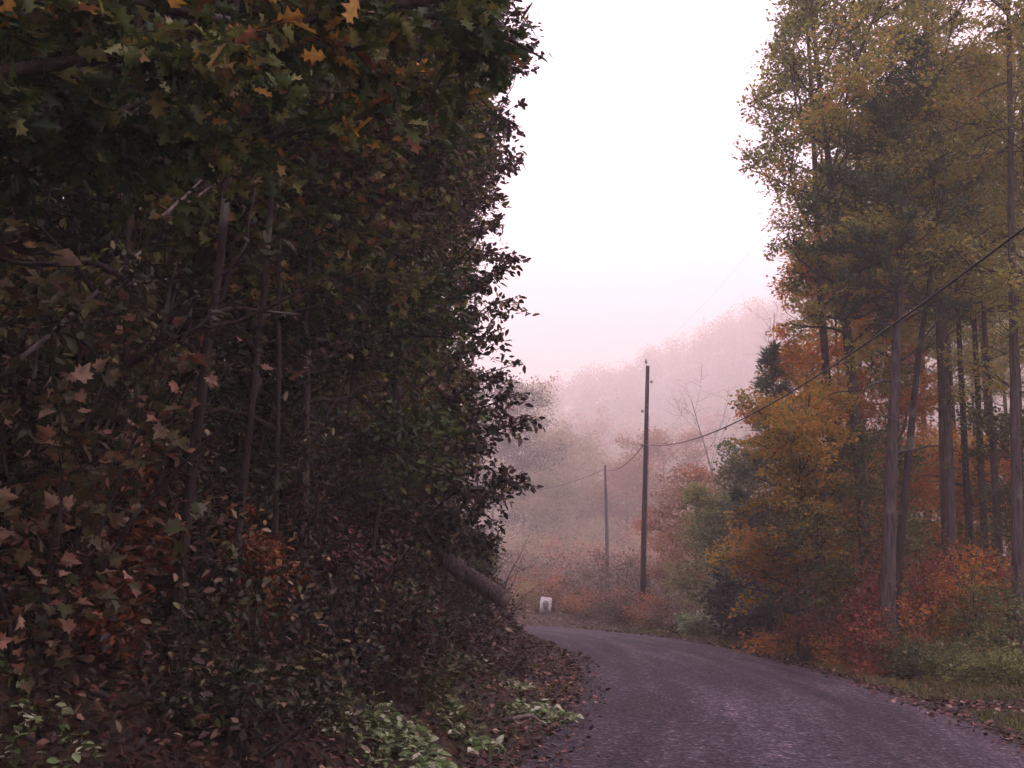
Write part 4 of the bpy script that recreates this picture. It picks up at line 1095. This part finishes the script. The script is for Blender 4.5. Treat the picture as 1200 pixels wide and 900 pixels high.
# heavy communications cable: passes through these sight lines
def plane_pts(A, theta, pix):
    """points of the vertical plane through A with heading theta that lie behind the given pixels"""
    n = np.array([math.cos(theta), -math.sin(theta), 0])   # heading (sin,cos)
    out = []
    for px, py in pix:
        d = ray(px, py); t = ((A - CAMP) @ n) / (d @ n); out.append(CAMP + d * t)
    return np.array(out)
A = onpole(pb, pq, 3.65) + [-.1, 0, 0]
pix = [(757, 523), (800, 517), (850, 503), (930, 455), (1030, 393), (1100, 345), (1200, 265)]
best = None
for th in np.linspace(math.pi - .35, math.pi + .1, 91):
    Q = plane_pts(A, th, pix[1:]); s = np.hypot(Q[:, 0] - A[0], Q[:, 1] - A[1])
    if Q[:, 1].min() < 6 or Q[:, 1].max() > 49.9: continue
    # least squares parabola z = A.z + b s + c s^2
    Mx = np.column_stack([s, s * s]); sol, *_ = np.linalg.lstsq(Mx, Q[:, 2] - A[2], rcond=None)
    # residual as angles
    err = (np.abs((Mx @ sol) - (Q[:, 2] - A[2])) / Q[:, 1]).max()
    if sol[1] < 0: err += 1
    err += max(0, sol[1] - .006) * 1.5
    if best is None or err < best[0]: best = (err, th, sol, s, Q)
print('cable fit', best[0], best[1], best[2], best[4][-1])
_, th, sol, s_, Q = best
SP_LEN = 58.0
ss = np.linspace(0, SP_LEN, 60)
CAB = np.column_stack([A[0] + np.sin(th) * ss, A[1] + np.cos(th) * ss, A[2] + sol[0] * ss + sol[1] * ss ** 2])
print('cable end', CAB[-1])
def wire(pts, r, label):
    pts = np.array(pts, float); b = pts[0].copy()
    a = NM(); tube(a, pts - b, r, 6)
    o = a.build('overhead_cable', M['rubber'], None, True); o.location = tuple(b)
    tag(o, label, 'cable', 'overhead cables')
def sag(a, b, sg, n=30):
    t = np.linspace(0, 1, n)[:, None]; P = a + (b - a) * t; P[:, 2] -= 4 * sg * (t * (1 - t))[:, 0]; return P
wire(CAB, .017, 'thick black cable swooping from the near pole across the right hand trees')
# pole just outside the frame that carries its other end
nb = np.array([CAB[-1][0] + .15, CAB[-1][1], h1(CAB[-1][0] + .15, CAB[-1][1])])
top_z = CAB[-1][2] + 3.0
root = thing('utility_pole', nb, 'utility pole standing outside the photo behind the camera', 'utility pole', 'wooden utility poles')
a = NM(); tube(a, [(0, 0, -.6), (0, 0, 4), (0, 0, top_z - nb[2])], [.165, .14, .105], 14); a.build('shaft', M['pole_wood'], root, True)
ntop = np.array([nb[0], nb[1], top_z])
wire(sag(pb + pq + [-.08, 0, .33], ntop + [0, 0, .05], 1.2), .0016, 'thin faint wire from the near pole tip up to the right')
wire(sag(A, onpole(p2b, p2q, .3), .5), .022, 'black cable running left from the near pole to the far pole')
wire(sag(onpole(p2b, p2q, .3), onpole(p3b, p3q, 2.0), 1.2), .022, 'cable descending left from the far pole into the mist')

# road sign
sb = foot(639, 57)
c = at(639.5, 709, 57)
sroot = thing('road_sign', (c[0], sb[1], sb[2]), 'small white rectangular road sign with a grey oval beside the bend', 'road sign')
zc = c[2] - sb[2]
a = NM(); tube(a, [(0, .05, -.4), (0, .05, zc + .42)], .03, 6); a.build('post', M['steel'], sroot)
# board tilted a little, with rounded corners
def rrect(wd, ht, r, k=4):
    o = []
    for cx, cz, a0 in ((wd / 2 - r, ht / 2 - r, 0), (-wd / 2 + r, ht / 2 - r, 90), (-wd / 2 + r, -ht / 2 + r, 180), (wd / 2 - r, -ht / 2 + r, 270)):
        for i in range(k + 1):
            t = R(a0 + 90 * i / k); o.append((cx + r * math.cos(t), cz + r * math.sin(t)))
    return np.array(o)
def slab(nm_, out, y0, y1, rot=0, c=(0, 0)):
    cr2, sr2 = math.cos(rot), math.sin(rot)
    o = np.column_stack([out[:, 0] * cr2 - out[:, 1] * sr2 + c[0], out[:, 0] * sr2 + out[:, 1] * cr2 + c[1]])
    n = len(o)
    V = np.concatenate([np.column_stack([o[:, 0], np.full(n, y0), o[:, 1]]), np.column_stack([o[:, 0], np.full(n, y1), o[:, 1]])])
    i = np.arange(n); j = (i + 1) % n
    nm_.add(V, [np.arange(n)[None], (np.arange(n) + n)[None, ::-1], np.column_stack([i, i + n, j + n, j])])
a = NM(); slab(a, rrect(.58, .78, .06), -.004, .012, -.09, (0, zc)); a.build('board', M['sign_white'], sroot)
t = np.linspace(0, 2 * np.pi, 24, endpoint=False)
a = NM(); slab(a, np.column_stack([.15 * np.cos(t), .235 * np.sin(t)]), -.010, -.005, -.09, (0, zc)); a.build('emblem', M['sign_grey'], sroot)

# ================================================================== GROUND COVER (uncountable)
def scatter(rng, n, ymax, lo, hi, side, bias=1.5):
    """random points at lateral distance lo..hi beyond the road edge, thinning with distance"""
    y = 3 + (ymax - 3) * rng.random(n) ** bias
    k = np.searchsorted(RC[:, 1][:int(len(RC) * .6)], y)
    # use cumulative arclength positions from y
    yy = RC[:, 1]; ok = np.where(np.diff(yy) > 0)[0]
    cx = np.interp(y, yy[ok], RC[ok, 0])
    q = lo + (hi - lo) * rng.random(n)
    return (cx - HALF - q, y) if side == 'L' else (cx + HALF + q, y)
rng = np.random.default_rng(61)
lt = NM()
for side, n, lo, hi, ymax in (('L', 26000, -.05, 3.0, 45), ('L', 16000, 2, 9, 30), ('R', 12000, -.12, 2.5, 46), ('R', 9000, 2, 9, 44), ('L', 500, -.5, 0, 30), ('R', 700, -.5, 0, 30)):
    x, y = scatter(rng, n, ymax, lo, hi, side)
    z = np.maximum(H(x, y), -.015) + rng.uniform(.012, .05, n)
    cl = np.clip(.35 + .3 * rng.normal(0, 1, n), 0, 1)
    s = .045 + .0022 * y
    add_leaves(lt, np.column_stack([x, y, z]), s, rng, T_OVAL, clump=cl, tilt=.35, width=1.5)
n = 500   # stray leaves on the carriageway
x = rng.uniform(-.5, 6, n); y = rng.uniform(6, 42, n)
s0 = lateral(x, y); ok = np.abs(s0) < HALF - .1; x, y, s0 = x[ok], y[ok], s0[ok]
z = .05 * (1 - (s0 / HALF) ** 2) - .005 + .012
kk = rng.random(len(x)) < .25 + .6 * (np.abs(s0) / HALF) ** 4
add_leaves(lt, np.column_stack([x, y, z])[kk], .05, rng, T_OVAL, clump=.3, tilt=.12, width=1.3)
tag(lt.build('leaf_litter', M['litter']), 'fallen reddish brown leaves strewn over both verges', 'leaf litter', kind='stuff')

gr = NM()
for side, n, lo, hi, ymax, hh in (('R', 52000, .12, 3.2, 46, .19), ('L', 9000, .1, 2.2, 44, .13)):
    x, y = scatter(rng, n, ymax, lo, hi, side, 1.3)
    pz = wob(x * 3.1, y * 3.1); ok = pz > -.5 if side == 'R' else pz > .2
    x, y = x[ok], y[ok]
    P = np.column_stack([x, y, H(x, y) - .01])
    D = rng.normal(0, .35, (len(x), 3)) + [0, 0, 1]
    add_leaves(gr, P, hh, rng, T_NEEDLE, dirs=D, clump=np.clip(.5 + .2 * wob(x, y), 0, 1), tilt=1.2, up=0, width=.5)
tag(gr.build('verge_grass', M['blades']), 'short olive grass along the road verges', 'grass', kind='stuff')

# low undergrowth hugging the left bank and the far bank
ug = NM()
for n, lo, hi, ymax, up_, mb in ((70000, .9, 7, 46, .9, 1.4), (30000, 5, 16, 40, 1.1, 1.3)):
    x, y = scatter(rng, n, ymax, lo, hi, 'L', mb)
    m_ = wob(x * 2.3, y * 2.3)
    z = H(x, y) + rng.random(n) ** 1.1 * up_ * np.clip(.7 + .6 * m_, .08, 1.6)
    P = np.column_stack([x, y, z]); ok = clear(P, 'L', rng, 6)
    add_leaves(ug, P[ok], .06 + .002 * y[ok], rng, T_OVAL, clump=np.clip(.5 + .22 * m_[ok] + rng.normal(0, .15, ok.sum()), 0, 1), tilt=.6)
g2 = NM(); x, y = scatter(rng, 26000, 42, 0.3, 8, 'L', 1.3)
m_ = wob(x * 1.7 + 5, y * 1.7); ok = m_ > .35; x, y, m_ = x[ok], y[ok], m_[ok]
P = np.column_stack([x, y, H(x, y) + rng.random(len(x)) * .35 * np.clip(m_, .2, 1.2)]); ok = clear(P, 'L', rng, 3)
add_leaves(g2, P[ok], .055 + .002 * P[ok][:, 1], rng, T_OVAL, clump=rng.random(ok.sum()), tilt=.5)
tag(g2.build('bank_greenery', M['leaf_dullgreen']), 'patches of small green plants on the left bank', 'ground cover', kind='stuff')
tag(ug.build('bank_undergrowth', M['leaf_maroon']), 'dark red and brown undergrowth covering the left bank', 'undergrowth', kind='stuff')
ug = NM()
x = rng.uniform(-26, 44, 80000); y = 47 + 130 * rng.random(80000) ** 1.5
s0 = lateral(x, y); ok = (s0 < -HALF - .3); x, y = x[ok], y[ok]
m_ = wob(x * 1.3, y * 1.3)
z = H(x, y) + rng.random(len(x)) * np.clip(.5 + .3 * m_, .1, 1) * np.clip((y - 50) / 8, .25, 3)
ok = ~sign_view(np.column_stack([x, y, z])); x, y, z, m_ = x[ok], y[ok], z[ok], m_[ok]
add_leaves(ug, np.column_stack([x, y, z]), .10 + .0015 * y, rng, T_KITE, clump=np.clip(.5 + .3 * m_, 0, 1), tilt=.8)
tag(ug.build('far_undergrowth', M['leaf_brush']), 'dull reddish undergrowth on the rising ground across the bend', 'undergrowth', kind='stuff')
ug = NM()
x, y = scatter(rng, 22000, 46, 2.2, 13, 'R', 1.0)
m_ = wob(x * 1.9, y * 1.9)
z = H(x, y) + rng.random(len(x)) * np.clip(.4 + .3 * m_, .08, .9)
P = np.column_stack([x, y, z]); ok = clear(P, 'R', rng, 3)
add_leaves(ug, P[ok], .09, rng, T_KITE, clump=np.clip(.5 + .3 * m_[ok], 0, 1), tilt=.7)
tag(ug.build('wood_undergrowth', M['leaf_red']), 'red and brown undergrowth below the right hand woods', 'undergrowth', kind='stuff')

# loose grit along the road edges
gt = NM()
for side, n, lo, hi in (('L', 1500, -.55, .35), ('R', 2500, -.5, .3)):
    x, y = scatter(rng, n, 40, lo, hi, side, 1.4)
    z = np.maximum(H(x, y), -.005) + .004
    for a_, b_, c_ in zip(x, y, z):
        r_ = rng.uniform(.008, .03)
        V = np.array([[1, 0, 0], [-1, 0, 0], [0, 1, 0], [0, -1, 0], [0, 0, .7], [0, 0, -.7]]) * r_ * rng.uniform(.6, 1.3, (6, 1)) + [a_, b_, c_]
        gt.add(V, np.array([[0, 2, 4], [2, 1, 4], [1, 3, 4], [3, 0, 4], [2, 0, 5], [1, 2, 5], [3, 1, 5], [0, 3, 5]]))
tag(gt.build('edge_gravel', M['stone']), 'loose grey gravel strewn along the road edges', 'gravel', kind='stuff')

# ================================================================== HAZE
bpy.context.view_layer.update()
zt = 0
for o in COL.objects:
    if o.type == 'MESH':
        for c_ in o.bound_box:
            zt = max(zt, (o.matrix_world @ Vector(c_)).z)
print('highest', zt)
ZT = zt + .6
hz = NM(); box(hz, (15, 399, (ZT - 2) / 2), (1210, 950, ZT + 2))
m = bpy.data.materials.new('mist'); m.use_nodes = True
nt = m.node_tree; nt.nodes.clear()
out = nt.nodes.new('ShaderNodeOutputMaterial'); pv = nt.nodes.new('ShaderNodeVolumePrincipled')
pv.inputs['Color'].default_value = (.99, .945, .915, 1)
pv.inputs['Density'].default_value = HAZE_DENSITY
pv.inputs['Anisotropy'].default_value = .2
nt.links.new(pv.outputs[0], out.inputs['Volume'])
ho = hz.build('haze', m)
tag(ho, 'pale pinkish morning mist filling the valley', 'haze', kind='stuff')
